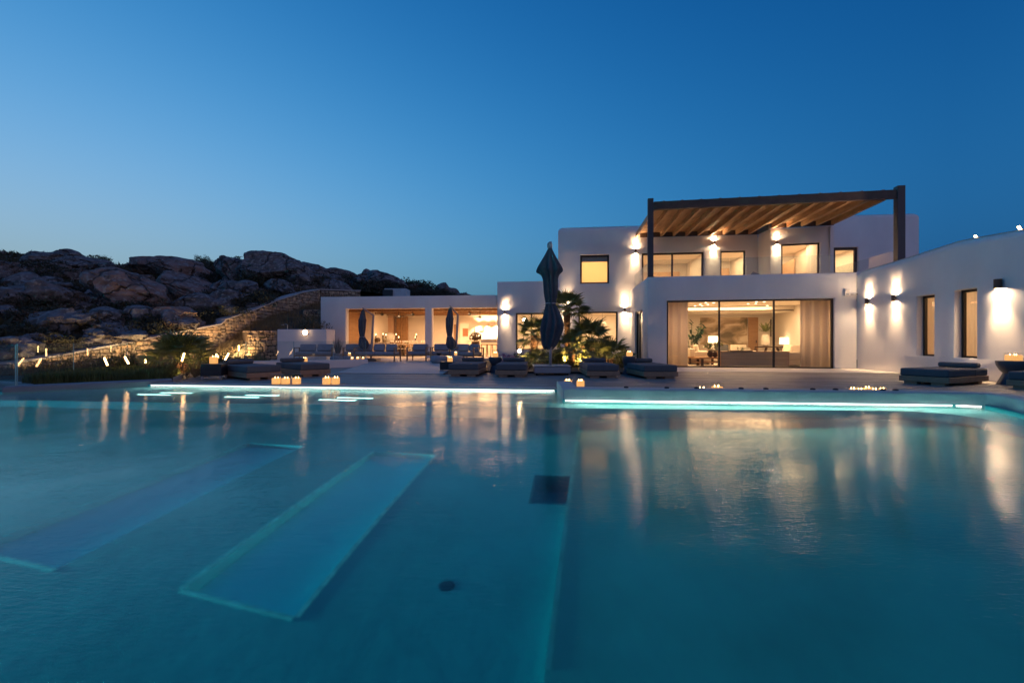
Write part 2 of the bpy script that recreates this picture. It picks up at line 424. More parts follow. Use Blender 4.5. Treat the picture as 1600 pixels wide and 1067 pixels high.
def H(x, y):
    a = 800+FPX*x/max(y, 6.0)
    yw = interp(wp_px, a, 1); zt = interp(wp_px, a, 2)
    if y < yw+.15:
        h = min(max((y-22.8)*.36, -.4), 2.6) if x < -11.3 else -.5
        if y > yw-1.5 and x < -11: h = max(h, -.25)
        return h
    Rr = interp([(-900, 50), (0, 47), (300, 44), (500, 52), (720, 58), (1500, 60)], a)
    zr = EYE+(533.5-interp(sky_rock, a))*Rr/FPX-1.0
    t = (y-yw)/(Rr-yw)
    if t <= 1:
        h = (zt-.25)+(zr-zt+.25)*(t**.8)
        h += fb(Vector((x*.16, y*.16, 3)))*1.0*min(1, t*4)*(1-t*.7) + fb(Vector((x*.6, y*.6, 9)))*.38*min(1, t*6)
    else: h = zr-(t-1)*Rr*.35+fb(Vector((x*.16, y*.16, 3)))*.3 + fb(Vector((x*.6, y*.6, 9)))*.38
    return h
def hit(px, py, off=0):
    dx, dz = (px-800)/FPX, (533.5-py)/FPX
    y = interp(wp_px, px, 1)+.6
    while y < 90:
        if EYE+dz*y <= H(dx*y, y): break
        y += .25
    return Vector((dx*y, y, H(dx*y, y)))

g = MB(); g.sheet([(-1500, -1500), (1500, -1500), (1500, 1500), (-1500, 1500)], -2.6)
tag(g.build('ground', HILL), kind='structure')
def hillside():
    m = MB(); xs = [-75+i*.55 for i in range(190)]; ys = [13+j*.55 for j in range(118)]
    idx = {}
    for j, y in enumerate(ys):
        for i, x in enumerate(xs):
            idx[i, j] = len(m.v); m.v.append((x, y, H(x, y)))
    for j in range(len(ys)-1):
        for i in range(len(xs)-1):
            x, y = xs[i]+.27, ys[j]+.27
            if x > -10.6 and y < 33.2: continue
            if x > -9 and x < 22 and y < 34: continue
            if y < 20 and x > -15.2: continue
            m.f.append((idx[i, j], idx[i+1, j], idx[i+1, j+1], idx[i, j+1]))
    o = m.build('hillside', HILL, smooth=True); tag(o, kind='structure'); return o
hillside()

# ---------------------------------------------------------------- pool
POOL = [(-15, -3), (6.55, -3), (7.60, 6.75), (8.04, 7.78), (.95, 8.5), (1.0, 10.1), (-9.1, 11.37), (-10.95, 9.72), (-11.15, 10.4), (-15, 11.6)]
pb = MB()
holes = [[(-1.81, 5.98), (-1.0, 5.9), (-1.40, 2.93), (-2.24, 3.10)], [(-3.63, 6.25), (-2.82, 6.17), (-3.2, 3.2), (-4.0, 3.35)], [(.26, 5.22), (.90, 5.16), (.80, 4.45), (.16, 4.50)]]
ZF = -1.45
big = [(-15.2, -3.2), (6.9, -3.2), (8.2, 8.7), (1.2, 10.4), (-9, 11.7), (-15.2, 12)]
pb.sheet(big, ZF, holes)
basin = empty('pool_basin', (-2, 4, -1.45), 'x', 'x'); del basin['label'], basin['category']; basin['kind'] = 'structure'
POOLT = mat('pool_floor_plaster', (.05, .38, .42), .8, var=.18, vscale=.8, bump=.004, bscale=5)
POOLR = mat('pool_recess_glow_tint', (.10, .84, .84), .7, var=.06, vscale=2)  # vivid turquoise paints in the glow of light inside the recess
POOLS = mat('pool_shelf_stone', (.50, .68, .66), .7, var=.14, vscale=1.3)
RIMM = mat('pool_rim_lit_tint', (.22, .74, .70), .7, var=.3, vscale=9)  # pale strips paint in the lit edges of the recesses
pb.build('pool_floor', POOLT, basin, world=True)
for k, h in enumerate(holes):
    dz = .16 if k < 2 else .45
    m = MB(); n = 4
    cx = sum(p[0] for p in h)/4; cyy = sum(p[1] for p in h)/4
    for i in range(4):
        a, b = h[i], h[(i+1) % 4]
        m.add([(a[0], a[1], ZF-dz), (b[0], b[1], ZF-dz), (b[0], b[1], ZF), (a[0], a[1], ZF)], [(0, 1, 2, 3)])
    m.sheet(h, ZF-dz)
    m.build('recess', (POOLR if k == 0 else mat('pool_recess_glow_tint_dim', (.08, .66, .72), .7)) if k < 2 else mat('drain_sump', (.04, .26, .34), .8), basin, world=True)  # second recess gets a weaker painted glow
    if k < 2:
        m = MB()
        for i, j in (((1, 2), (2, 3), (3, 0)) if k == 0 else ((2, 3),)):
            a, b = Vector(h[i]), Vector(h[j]); d = (b-a).normalized(); nn = Vector((d.y, -d.x))
            if (Vector((cx, cyy))-a).dot(nn) > 0: nn = -nn
            q = [a+nn*.032, b+nn*.032, b, a]
            m.prism([(p.x, p.y) for p in q], ZF+.001, ZF+.008)
        m.build('recess_lit_edge', RIMM, basin, world=True)
m = MB(); n = len(POOL)
for i in range(n):
    a, b = POOL[i], POOL[(i+1) % n]
    m.add([(a[0], a[1], ZF-.05), (b[0], b[1], ZF-.05), (b[0], b[1], -.02), (a[0], a[1], -.02)], [(3, 2, 1, 0)])
m.build('pool_wall', POOLT, basin, world=True)
def pline(x): return 8.06-.075*x        # edge of the underwater shelf
sh = MB()
sh.prism([(-15, pline(-15)), (.95, pline(.95)), (.95, 8.55), (1.0, 10.12), (-9.1, 11.4), (-10.95, 9.74), (-15, 11.6)], ZF, -.424)
RISER = mat('pool_riser_shade_tint', (.02, .13, .19), .8)  # dark colour paints in the shade on the shelf's upright face
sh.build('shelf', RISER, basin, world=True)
SHP = [(-15, pline(-15)), (.95, pline(.95)), (.95, 8.55), (1.0, 10.12), (-9.1, 11.4), (-10.95, 9.74), (-15, 11.6)]
sh = MB(); sh.prism(SHP, -.424, -.42); sh.build('shelf_top', POOLS, basin, world=True)
sh = MB()
rp = [(.952, pline(.95)-.02), (6.2, pline(6.2))]
for k in range(7):
    a = R(90-15*k); rp.append((6.3+.75*math.cos(a), pline(6.3)-.75+.75*math.sin(a)))
rp += [(6.85, 5.5), (6.1, -2.98), (6.56, -2.98), (7.62, 6.75), (8.06, 7.8), (.952, 8.52)]
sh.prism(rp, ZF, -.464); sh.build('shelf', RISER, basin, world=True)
sh = MB(); sh.prism(rp, -.464, -.46); sh.build('shelf_top', POOLS, basin, world=True)
sh = MB(); sh.prism([(1.18, pline(1.2)-.01), (.18, 2.5), (-.6, -2.99), (6.3, -2.99), (6.95, 6.9), (6.3, pline(6.3)-.05)], ZF, ZF+.13)
sh.build('raised_floor', mat('pool_floor_teal', (.09, .46, .44), .8, var=.22, vscale=.9, bump=.004, bscale=5), basin, world=True)
m = MB(); a, b = Vector((1.18, 7.95)), Vector((.18, 2.5)); c = Vector((-.6, -2.9)); 
m.prism([(1.18, 7.94), (.18, 2.5), (.215, 2.5), (1.215, 7.94)], ZF+.13, ZF+.137); m.prism([(1.24, 7.93), (6.2, pline(6.2)-.06), (6.2, pline(6.2)-.26), (1.22, 7.74)], ZF+.13, ZF+.137)
m.build('floor_border', mat('floor_border_stone', (.12, .50, .48), .7, var=.25, vscale=5), basin, world=True)
for k, (x, y, z) in enumerate([(-1.78, 8.75, -.33), (-1.35, 9.35, -.25), (-.88, 9.86, -.17)]):
    q = MB(); yb = lambda x: 10.1-.1257*(x-1)
    q.prism([(x, y), (.93, y-.125*(.93-x)), (.96, 10.08), (x+.12*(yb(x)-y), yb(x)-.01)], -.42, z)
    q.build('step', POOLS, basin, world=True)
m = MB(); m.lathe([(.02, 0), (.06, .0), (.06, .003), (.04, .005)], (-.47, 3.28, ZF), 20); m.build('drain_cap', mat('drain_dark', (.02, .05, .08), .4), basin, world=True)
for k, (px, py) in enumerate([(258, 614.5), (394, 618), (541, 622)]):
    Y = 1.1*FPX/(py-533.5)+.25; X = PX(px, Y)
    f = MB()
    for j in (-1, 1): f.cbox((X+.12*j, Y+.16*j, -.405), (.75, .055, .02), rz=-.12)
    f.build('underwater_light', PLIGHT, basin, world=True)
# water
wm = bpy.data.materials.new('pool_water'); wm.use_nodes = True
def water_mat():
    nt = wm.node_tree; N = nt.nodes; L = nt.links; N.clear()
    out = N.new('ShaderNodeOutputMaterial'); rf = N.new('ShaderNodeBsdfRefraction'); gl = N.new('ShaderNodeBsdfGlossy')
    rf.inputs['IOR'].default_value = 1.33; rf.inputs['Roughness'].default_value = .11; rf.inputs[0].default_value = (.55, .96, .93, 1)
    gl.inputs['Roughness'].default_value = .10; gl.inputs[0].default_value = (1, 1, 1, 1)
    fr = N.new('ShaderNodeFresnel'); fr.inputs[0].default_value = 1.21
    mx = N.new('ShaderNodeMixShader'); L.new(fr.outputs[0], mx.inputs[0]); L.new(rf.outputs[0], mx.inputs[1]); L.new(gl.outputs[0], mx.inputs[2])
    L.new(mx.outputs[0], out.inputs[0])
    tc = N.new('ShaderNodeNewGeometry')
    def nz(sc, mapsc, d):
        mp = N.new('ShaderNodeMapping'); mp.inputs['Scale'].default_value = mapsc; L.new(tc.outputs['Position'], mp.inputs[0])
        n = N.new('ShaderNodeTexNoise'); n.inputs['Scale'].default_value = sc; n.inputs['Detail'].default_value = d; L.new(mp.outputs[0], n.inputs['Vector']); return n.outputs['Fac']
    def mm(op, a, b):
        n = N.new('ShaderNodeMath'); n.operation = op
        for i, v in enumerate((a, b)):
            if isinstance(v, (int, float)): n.inputs[i].default_value = v
            else: L.new(v, n.inputs[i])
        return n.outputs[0]
    a = nz(11, (.42, 1.3, 1), 3); b = nz(36, (.5, 1.4, 1), 2); c = nz(.9, (1, 1, 1), 2)
    amp = mm('MULTIPLY', mm('SUBTRACT', c, .25), 2.2)
    h = mm('MULTIPLY', mm('ADD', mm('MULTIPLY', a, .0046), mm('MULTIPLY', b, .0050)), amp)
    bp = N.new('ShaderNodeBump'); bp.inputs['Distance'].default_value = 1.0; bp.inputs['Strength'].default_value = .62
    L.new(h, bp.inputs['Height'])
    for q in (fr, gl): L.new(bp.outputs[0], q.inputs['Normal'])
    b2 = N.new('ShaderNodeBump'); b2.inputs['Distance'].default_value = 1.0; b2.inputs['Strength'].default_value = .06
    L.new(h, b2.inputs['Height']); L.new(b2.outputs[0], rf.inputs['Normal'])
water_mat()
w = MB(); w.sheet([(x, y) for x, y in POOL], ZW)
tag(w.build('water', wm), kind='structure')

# copings and kerbs -------------------------------------------------
def strip_prism(name, pts_front, pts_back, z0, z1, m, parent=None, bevel=.03, label=None, cat=None):
    q = MB(); q.prism(list(pts_front)+list(pts_back)[::-1], z0, z1)
    o = q.build(name, m, parent, bevel=bevel, seg=3, world=parent is not None, base=parent is None)
    return o
# raised wall on the right (LED under its lip)
cw = empty('pool_edge_wall', (4.5, 8.3, -.4), 'raised teal plastered pool edge wall with a glowing strip along its foot, right of the steps', 'pool wall')
PT = [(.95, 8.5), (7.7, 7.815), (8.02, 7.70), (8.0, 7.4), (7.62, 6.75), (6.57, -3)]
def offs(pts, d):
    out = []
    for i, p in enumerate(pts):
        a = Vector(pts[max(i-1, 0)]); b = Vector(pts[min(i+1, len(pts)-1)]); t = (b-a).normalized(); nn = Vector((-t.y, t.x))
        out.append((p[0]+nn.x*d, p[1]+nn.y*d))
    return out
strip_prism('face', PT, offs(PT, .16), -.6, .172, CONC, cw, bevel=.03)
strip_prism('coping', offs(PT, .165), offs(PT, .45), -.05, .168, COPE, cw, bevel=.01)
q = MB(); q.fbox(Fr((.95, 8.5), (1.05, 10.2)), .02, 1.72, -.0, .3, -.6, .17)
q.v = [(a+.3, b, c) for a, b, c in q.v]
q = MB(); q.prism([(.95, 8.51), (1.25, 8.6), (1.32, 10.2), (1.0, 10.2)], -.6, .165); q.build('end_return', CONC, cw, bevel=.04, seg=3, world=True)
q = MB(); q.tube([(.99, 8.475, -.042), (7.55, 7.808, -.042)], .006, 6); q.build('led_strip', LED, cw, world=True)
q = MB(); q.tube([(7.60, 7.79, -.042), (7.9, 7.66, -.042)], .006, 6); q.build('led_strip', LED, cw, world=True)
for px in (980, 1044, 1091, 1161, 1200, 1274, 1310, 1385, 1405):
    Yc = 8.72-.1*((px-870)/80*.9); X = PX(px, Yc); Yc = 8.5-.1015*(X-.95)+.3
    q = MB(); q.lathe([(.045, 0), (.045, .018), (.03, .03), (.012, .034)], (X, Yc, .168), 12); q.build('overflow_cap', BLACKM, cw, smooth=False, world=True)
# left LED strip under the lip of the flush deck edge
fl = empty('deck_lip', (-4, 10.8, -.1), 'pale lip of the flush deck edge with a long glowing strip just above the water', 'deck edge')
strip_prism('lip', [(-9.1, 11.40), (1.0, 10.13)], [(-9.1, 11.75), (1.0, 10.48)], -.3, .002, COPE, fl, bevel=.006)
q = MB(); q.tube([(-9.0, 11.34, -.036), (.94, 10.085, -.036)], .006, 6); q.build('led_strip', LED, fl, world=True)
# left kerb
kb = empty('garden_kerb', (-10, 10.5, -.1), 'low grey rounded kerb between the left end of the pool and the grass', 'kerb')
strip_prism('kerb_stone', [(-15, 11.6), (-11.15, 10.38), (-10.93, 9.72), (-9.1, 11.37), (-8.72, 11.72)], [(-15, 12.0), (-11.25, 10.8), (-10.8, 10.25), (-9.25, 11.7), (-8.95, 12.0)], -1.4, .085, mat('kerb_dark_render', (.20, .23, .26), .6, var=.2, vscale=2), kb, bevel=.05)
strip_prism('kerb_stone', [(-8.74, 11.74), (-8.95, 12.02)], [(-9.75, 13.9), (-9.98, 13.75)][::-1], -.3, .10, STONE_TERR, kb, bevel=.02)

# deck ---------------------------------------------------------------
dk = empty('deck', (0, 13, 0), 'x', 'x'); del dk['label'], dk['category']; dk['kind'] = 'structure'
DECK = [(-8.75, 11.74), (1.0, 10.46), (1.3, 10.2), (1.25, 8.85), (7.9, 8.18), (8.35, 7.8), (8.3, 7.2), (8.06, 6.6), (7.02, -3), (11.15, -3), (12.7, 12.4), (13.2, 17.42), (5.58, 18.73), (6.08, 23.36), (-.79, 24.2), (-2.0, 23), (-2.15, 14.45), (-5.7, 14.95), (-6.1, 19.2), (-9.8, 16.5), (-9.75, 13.9)]
q = MB(); q.prism(DECK, -.5, -.022); q.build('deck_base', DECKBASE, dk, world=True)
def inpoly(x, y, P):
    c = False; n = len(P); j = n-1
    for i in range(n):
        if (P[i][1] > y) != (P[j][1] > y) and x < (P[j][0]-P[i][0])*(y-P[i][1])/(P[j][1]-P[i][1])+P[i][0]: c = not c
        j = i
    return c
def planks():
    m = MB(); wdt = .145; rnd = random.Random(5)
    for k in range(-30, 170):
        v = 2.0+k*wdt                     # distance along the normal
        run = None; u = -12.0; segs = []
        while u < 16:
            x, y = FD.xy(u, -v)
            ins = inpoly(x, y, DECK) and inpoly(*FD.xy(u, -v-wdt*.95), DECK) and not (y > 14.95+(-.12*(x)) and x > 1.2 and x < 4.6) 
            if ins and run is None: run = u
            if (not ins or u+.1 >= 16) and run is not None:
                segs.append((run, u-.1)); run = None
            u += .1
        for a, b in segs:
            c = a
            while c < b-.05:
                e = min(b, c+rnd.uniform(2.2, 3.8)); dz = rnd.uniform(-.0015, .0015)
                m.fbox(FD, c+.002, e-.002, -v-wdt+.009, -v, -.02, dz); c = e
    return m
o = planks().build('deck_planks', PLANK, dk, world=True); o['kind'] = 'stuff'
q = MB(); q.prism([F_M.xy(-.3, 0.02), F_M.xy(7.73, 0.02), (12.98, 15.1), (5.0, 16.1)], -.02, .006)
q.build('stone_apron', APRON, dk, world=True)
# raised terrace in front of the pavilion
TERR = [(-6.1, 19.25), (-2.1, 18.8), (-2.0, 24.2), (-.80, 24.2), (-.83, 25.5), (-1.5, 33.5), (-11, 33.5), (-12, 26), (-12, 20.7)]
q = MB(); q.prism(TERR, -.4, ZT); tag(q.build('terrace', STONE_TERR, bevel=.01), kind='structure')
tk = empty('terrace_kerb', (-7.5, 18, 0), 'low white kerb that carries the glass panels by the terrace seats', 'kerb')
strip_prism('kerb_stone', [(-6.0, 18.95), (-8.2, 17.3), (-12.0, 16.9)], [(-6.2, 19.3), (-8.4, 17.65), (-12.0, 17.25)], -.2, .31, PLASTER, tk, bevel=.015)
q = MB(); GARD = [(-10.8, 9.9), (-9.2, 11.6), (-9.98, 13.85), (-9.9, 16.6), (-8.3, 17.5), (-6.15, 19.35), (-12, 20.8), (-12, 26), (-13.6, 27), (-14.6, 23), (-15.6, 18.8), (-16.5, 15), (-26, 13.2), (-26, 12), (-15, 11.9), (-11.1, 10.5)]
q.prism(GARD, -.5, .03); tag(q.build('garden_bed', SOIL), kind='structure')
PLB = [(-2.0, 24.1), (-2.0, 16.2), (.2, 15.2), (4.9, 14.65), (5.5, 18.7), (6.0, 23.3), (-.79, 24.18)]
q = MB(); q.prism([(-1.9, 24.0), (-1.9, 15.9), (.3, 15.1), (4.7, 14.75), (5.4, 18.7), (5.9, 23.2), (-.79, 24.05)], -.1, .05); tag(q.build('planting_bed', SOIL), kind='structure')

q = MB(); q.hexa([(-5.75, 14.9, -.3), (-2.2, 14.45, -.3), (-2.1, 18.8, -.3), (-6.1, 19.25, -.3), (-5.75, 14.9, .025), (-2.2, 14.45, .025), (-2.1, 18.8, ZT), (-6.1, 19.25, ZT)])
tag(q.build('terrace_ramp', STONE_TERR), kind='structure')
# underwater lamps: strips under the lips of the far walls, unseen round lamps added in near and left walls to brighten the water
def pool_strip(a, b, z, e, col, name):
    a, b = Vector(a), Vector(b); L_ = (b-a).length; an = math.atan2(b.y-a.y, b.x-a.x); c = (a+b)/2
    o = light('AREA', (c.x, c.y, z), e, col, basin, size=L_, sizey=.05, name=name)
    o.rotation_euler = (Matrix.Rotation(an, 4, 'Z') @ Matrix.Rotation(R(-46), 4, 'X')).to_euler()
pool_strip((1.1, 8.40), (7.7, 7.72), -.10, 50, (.88, 1.0, .84), 'underwater_strip_light')
pool_strip((-9.0, 11.22), (.8, 10.0), -.09, 38, (.88, 1.0, .90), 'underwater_strip_light')
for x, y, tx, ty, e, col in [(-9.5, -2.9, -7, 5, 110, (.18, .88, 1.0)), (4.6, -2.9, 4.2, 5, 24, (.22, .95, .90)), (-14.8, 2.5, -5, 3.2, 1400, (.15, .90, 1.0))]:
    q = MB(); yy = Vector((tx-x, ty-y, 0)).normalized(); c = Vector((x, y, -.75)); q.tube([c-yy*.02, c+yy*.02], .14, 20); q.build('pool_lamp', PLIGHT, basin, world=True)
    light('AREA', c+yy*.05, e, col, basin, size=.9, target=(tx, ty, -1.0), name='pool_lamp_light', spread=150)
# ---------------------------------------------------------------- villa
def window(parent, F, u0, u1, z0, z1, w, mull=(), rails=(), fw=.06, dep=.08, m=None, name='window'):
    q = MB(); m = m or DARKFR
    q.fbox(F, u0, u0+fw, w-dep, w, z0, z1).fbox(F, u1-fw, u1, w-dep, w, z0, z1)
    q.fbox(F, u0+fw, u1-fw, w-dep, w, z1-fw, z1).fbox(F, u0+fw, u1-fw, w-dep, w, z0, z0+fw*.8)
    for a in mull: q.fbox(F, a-fw*.5, a+fw*.5, w-dep+.004, w-.004, z0+fw*.8, z1-fw)
    for a in rails: q.fbox(F, u0+fw, u1-fw, w-dep+.008, w-.008, a-.02, a+.02)
    o = q.build(name, m, parent, world=True)
    g = MB(); g.fbox(F, u0+fw*.5, u1-fw*.5, w-dep*.55, w-dep*.45, z0+.02, z1-.02); g.build('pane', WINGLASS, o, world=True)
    return o
def room(parent, F, u0, u1, z0, z1, wf, depth, wallm=None, floorm=None, energy=120, col=WARM, side=True):
    wallm = wallm or PLASTER_IN
    q = MB(); q.fbox(F, u0-.1, u1+.1, wf-depth-.1, wf-depth, z0-.05, z1+.05); q.build('interior_wall', wallm, parent, world=True)
    if side:
        for a in (u0, u1):
            s = -1 if a == u0 else 1
            q = MB(); q.fbox(F, min(a, a+s*.1), max(a, a+s*.1), wf-depth, wf, z0-.05, z1+.05); q.build('interior_wall', wallm, parent, world=True)
    q = MB(); q.fbox(F, u0, u1, wf-depth, wf, z0-.06, z0); q.build('interior_floor', floorm or FLOOR_IN, parent, world=True)
    q = MB(); q.fbox(F, u0, u1, wf-depth, wf, z1, z1+.06); q.build('interior_ceiling', CEIL, parent, world=True)
    if energy:
        c = F.pt((u0+u1)/2, wf-depth*.5, z1-.06)
        light('AREA', c, energy, col, parent, size=(u1-u0)*.7, sizey=depth*.6, rot=(0, 0, F.ang()), name='ceiling_light')
villa = empty('villa', (8, 21, 0), 'large white two storey villa with rounded walls and a lit living room behind glass', 'house')
# --- living room block
uL, uR = F_M.u(1042), F_M.u(1304)
wall('wall', villa, PLASTER, F_M, 0, F_M.len, 0, 3.70, .32, [(uL, uR, -1, 2.72)], top=.04)
sd0, sd1 = 1.0, 3.6
wall('wall', villa, PLASTER, F_S, 0, F_S.len-.003, 0, 3.695, .30, [(F_S.u(992), F_S.u(1003.5), -1, 2.45)], top=.04)
window(villa, F_S, F_S.u(992), F_S.u(1003.5), .0, 2.45, -.08, mull=(F_S.u(996),), fw=.09)
q = MB(); q.prism([F_M.xy(.3, -.33), F_M.xy(F_M.len, -.33), (14.6, 21.0), (12.2, 22.5), (6.4, 23.2)], 2.86, 2.98); q.build('terrace_slab', APRON, villa, world=True)
room(villa, F_M, uL-.35, uR+.25, .0, 2.76, -.33, 6.6, energy=520)
gd = window(villa, F_M, uL, uR, 0.0, 2.72, -.10, mull=(F_M.u(1125), F_M.u(1211)), fw=.065, name='sliding_door')
# soffit and cove
q = MB(); q.fbox(F_M, uL-.35, uR+.25, -6.9, -4.1, 2.50, 2.74); q.build('lowered_ceiling', CEIL, villa, world=True)
q = MB(); q.fbox(F_M, uL-.30, uR+.2, -4.1, -4.06, 2.50, 2.56); q.build('ceiling_trim', DARKW, villa, world=True)
for (px, py) in [(1086, 478), (1094, 475.6), (1103, 473), (1106, 475.8), (1115, 473.2), (1097, 478), (1169, 474.7), (1182, 471.6), (1181, 474.5), (1194, 471.6), (1199, 477.5)]:
    Y = (2.75-EYE)*FPX/(533.5-py)
    q = MB(); q.lathe([(.045, -.012), (.045, .004)], (PX(px, Y), Y, 2.748), 12); q.build('downlight', SPOTE, villa, world=True)
# --- rear facade
u872, u777, u985 = F_K.u(872), F_K.u(777), F_K.u(985)
w1 = (F_K.u(806), F_K.u(853), .60, F_K.z(820, 489)); w2 = (F_K.u(904), F_K.u(965), .58, F_K.z(930, 487))
wall('wall', villa, PLASTER, F_K, u777, u872, 0, F_K.z(800, 440), .35, [w1], top=.28)
up = (F_K.u(906.5), F_K.u(952), F_K.z(930, 443), F_K.z(930, 398)); dA = (F_K.u(1003), F_K.u(1100), 3.0, F_K.z(1050, 394.5)); dA2 = (F_K.u(1126), F_K.u(1165.5), 3.0, F_K.z(1145, 391.5))
uEA = F_K.len
wall('wall', villa, PLASTER, F_K, u872+.001, F_K.u(1018), 0, 7.0, .35, [w2, up, (dA[0], 99, dA[2], dA[3])], top=.24)
wall('wall', villa, PLASTER, F_K, F_K.u(1018)+.002, uEA, 2.95, 6.37, .35, [(-9, dA[1], dA[2], dA[3]), dA2], top=0)
for hole, mul in ((w1, (F_K.u(830),)), (w2, ()), (up, ()), (dA, (F_K.u(1051),)), (dA2, ())):
    window(villa, F_K, hole[0]+.003, hole[1]-.003, hole[2]+.003, hole[3]-.003, -.10, mull=mul, fw=.09 if hole in (up, dA) else .07)
q = MB(); q.fbox(F_K, up[0]+.09, up[1]-.09, -.20, -.19, up[3]-.34, up[3]-.09); q.build('roller_blind', mat('grey_blind', (.35, .33, .31), .9), villa, world=True)
q = MB(); q.fbox(F_K, up[0]-.1, up[1]+.1, -.60, -.58, up[2]-.3, up[3]+.2); q.build('drawn_blind', BLIND, villa, world=True)
# flank walls and roofs of the low and tall blocks
q = MB(); q.fbox(F_K, u872-.0, u872+.3, -8, -.36, 0, 6.9); q.build('wall', PLASTER, villa, world=True, bevel=.08)
q = MB(); q.fbox(F_K, u777+.0, u777+.3, -8, -.36, 0, F_K.z(800, 440)-.1); q.build('wall', PLASTER, villa, world=True, bevel=.08)
q = MB(); q.fbox(F_K, u777+.31, u872-.01, -8, -.36, 3.6, 3.8); q.build('roof', PLASTER, villa, world=True)
q = MB(); q.fbox(F_K, u872+.31, uEA+2, -8, -.36, 6.1, 6.3); q.build('roof', PLASTER, villa, world=True)
room(villa, F_K, u777+.32, u872-.05, .0, 2.9, -.37, 4.5, energy=110)
room(villa, F_K, u872+.32, u985+1, .0, 2.75, -.37, 5.0, energy=150)
room(villa, F_K, up[0]-1.0, up[1]+.7, 2.98, 5.9, -.62, 4.0, energy=110)
room(villa, F_K, dA[0]-.5, dA[1]+.3, 2.98, 5.72, -.37, 4.2, energy=120)
room(villa, F_K, dA2[0]-.3, dA2[1]+.6, 2.98, 5.70, -.37, 3.5, energy=80)
# wardrobe fronts in the upper rooms
for a, b, F, wb, zt in [(dA[0]-.3, dA[1]-.1, F_K, -4.55, 5.25), (dA2[0]+.55, dA2[1]+.5, F_K, -3.85, 5.3)]:
    n = max(2, int((b-a)/.62)); s = (b-a)/n
    for k in range(n):
        q = MB(); q.fbox(F, a+k*s+.012, a+(k+1)*s-.012, wb, wb+.05, 3.0, zt); q.build('wardrobe_panel', PANELW, villa, world=True)
# --- upper bay and right block
wb = (F_B.u(1221), F_B.u(1281.5), 3.0, F_B.z(1250, 380))
F_BR = Fr((12.23, 22.64), (12.19, 21.5))
wall('wall', villa, PLASTER, F_BR, .0, F_BR.len-.003, 2.95, 6.365, .3, [], top=0)
wall('wall', villa, PLASTER, F_B, 0, F_B.len, 2.95, 6.36, .30, [wb], top=0)
window(villa, F_B, wb[0]+.003, wb[1]-.003, wb[2], wb[3]-.003, -.1, fw=.07)
room(villa, F_B, .3, F_B.len-.3, 2.98, 5.85, -.32, 3.8, energy=100)
q = MB()
a, b = wb[0]-.3, wb[1]-.75; n = 3; s = (b-a)/n
for k in range(n):
    q = MB(); q.fbox(F_B, a+k*s+.012, a+(k+1)*s-.012, -4.1, -4.05, 3.0, 5.25); q.build('wardrobe_panel', PANELW, villa, world=True)
q = MB(); q.fbox(F_B, b+.25, b+.32, -3.6, -1.8, 3.0, 5.2); q.build('open_door', PANELW, villa, world=True)
wc = (F_C.u(1303), F_C.u(1341.5), 3.0, F_C.z(1330, 386))
wall('wall', villa, PLASTER, F_C, -.2, F_C.u(1436), 2.5, 7.25, .35, [wc], top=.22)
window(villa, F_C, wc[0]+.003, wc[1]-.003, wc[2], wc[3]-.003, -.12, fw=.13)
room(villa, F_C, wc[0]-.4, wc[1]+.6, 2.98, 5.8, -.37, 3.5, energy=80)
for k in range(2):
    q = MB(); q.fbox(F_C, wc[0]-.2+k*.5, wc[0]+.27+k*.5, -3.86, -3.8, 3.0, 5.2); q.build('wardrobe_panel', PANELW, villa, world=True)
uC = F_C.u(1436)
q = MB(); q.fbox(F_C, uC-.32, uC-.002, -7, -.36, 0, 7.2); q.build('wall', PLASTER, villa, world=True, bevel=.1)
q = MB(); q.prism([(14.75, 20.85), (15.0, 22.4), (14.6, 22.4), (14.45, 21.0)], 2.95, 6.36); q.build('wall', PLASTER, villa, world=True, bevel=.02)
q = MB(); q.tube([(14.58, 20.86, 3.0), (14.58, 20.86, 6.3)], .035, 8); q.build('drain_pipe', PLASTER, villa, world=True, smooth=True)
# --- right wing
uw = [(F_R.u(1431.6), F_R.u(1459.5), .59, 2.49), (F_R.u(1490.3), F_R.u(1526), .58, 2.52)]
gm = grid_wall(F_R, 0, F_R.len+2, 0, 3.82, .32, uw, top=.22, sub_u=[i*.8 for i in range(1, 22)])
prof = [(-5, 3.75), (9, 3.74), (11.2, 3.83), (12.95, 3.95), (13.9, 3.89), (15.2, 3.82), (17.42, 3.71)]
gm.v = [(x+noise.noise(Vector((y*.5, z*.7, 2)))*.02, y, z+(interp(prof, y)-3.82)*max(0, (z-3)/.82)) for x, y, z in gm.v]
o = gm.build('wall', PLASTER, villa, world=True); shade_auto(o, 35)
for a in uw:
    window(villa, F_R, a[0]+.003, a[1]-.003, a[2]+.003, a[3]-.003, -.2, fw=.07)
room(villa, F_R, uw[0][0]-1.0, uw[1][1]+1.2, .0, 2.8, -.33, 3.6, energy=75)
q = MB(); q.fbox(F_R, uw[1][0]+.25, uw[1][0]+.85, -3.4, -2.9, 0, .8); q.build('built_in_cabinet', WOODR, villa, world=True)
q = MB(); q.fbox(F_R, uw[0][0]+.0, uw[0][0]+.7, -3.4, -2.8, 0, .8); q.build('built_in_cabinet', WOODR, villa, world=True)
q = MB(); q.tube([F_R.pt(uw[1][0]+.2, -1.6, 0), F_R.pt(uw[1][0]+.2, -1.6, 1.15)], .02, 6); q.build('lamp_stand', DARKW, villa, world=True)
for k in range(3): q = MB(); q.fbox(F_R, .0+uw[0][0]-.98, uw[0][0]-.93, -1.3-.62*k, -.72-.62*k, 0, 2.3); q.build('wardrobe_panel', PANELW, villa, world=True)
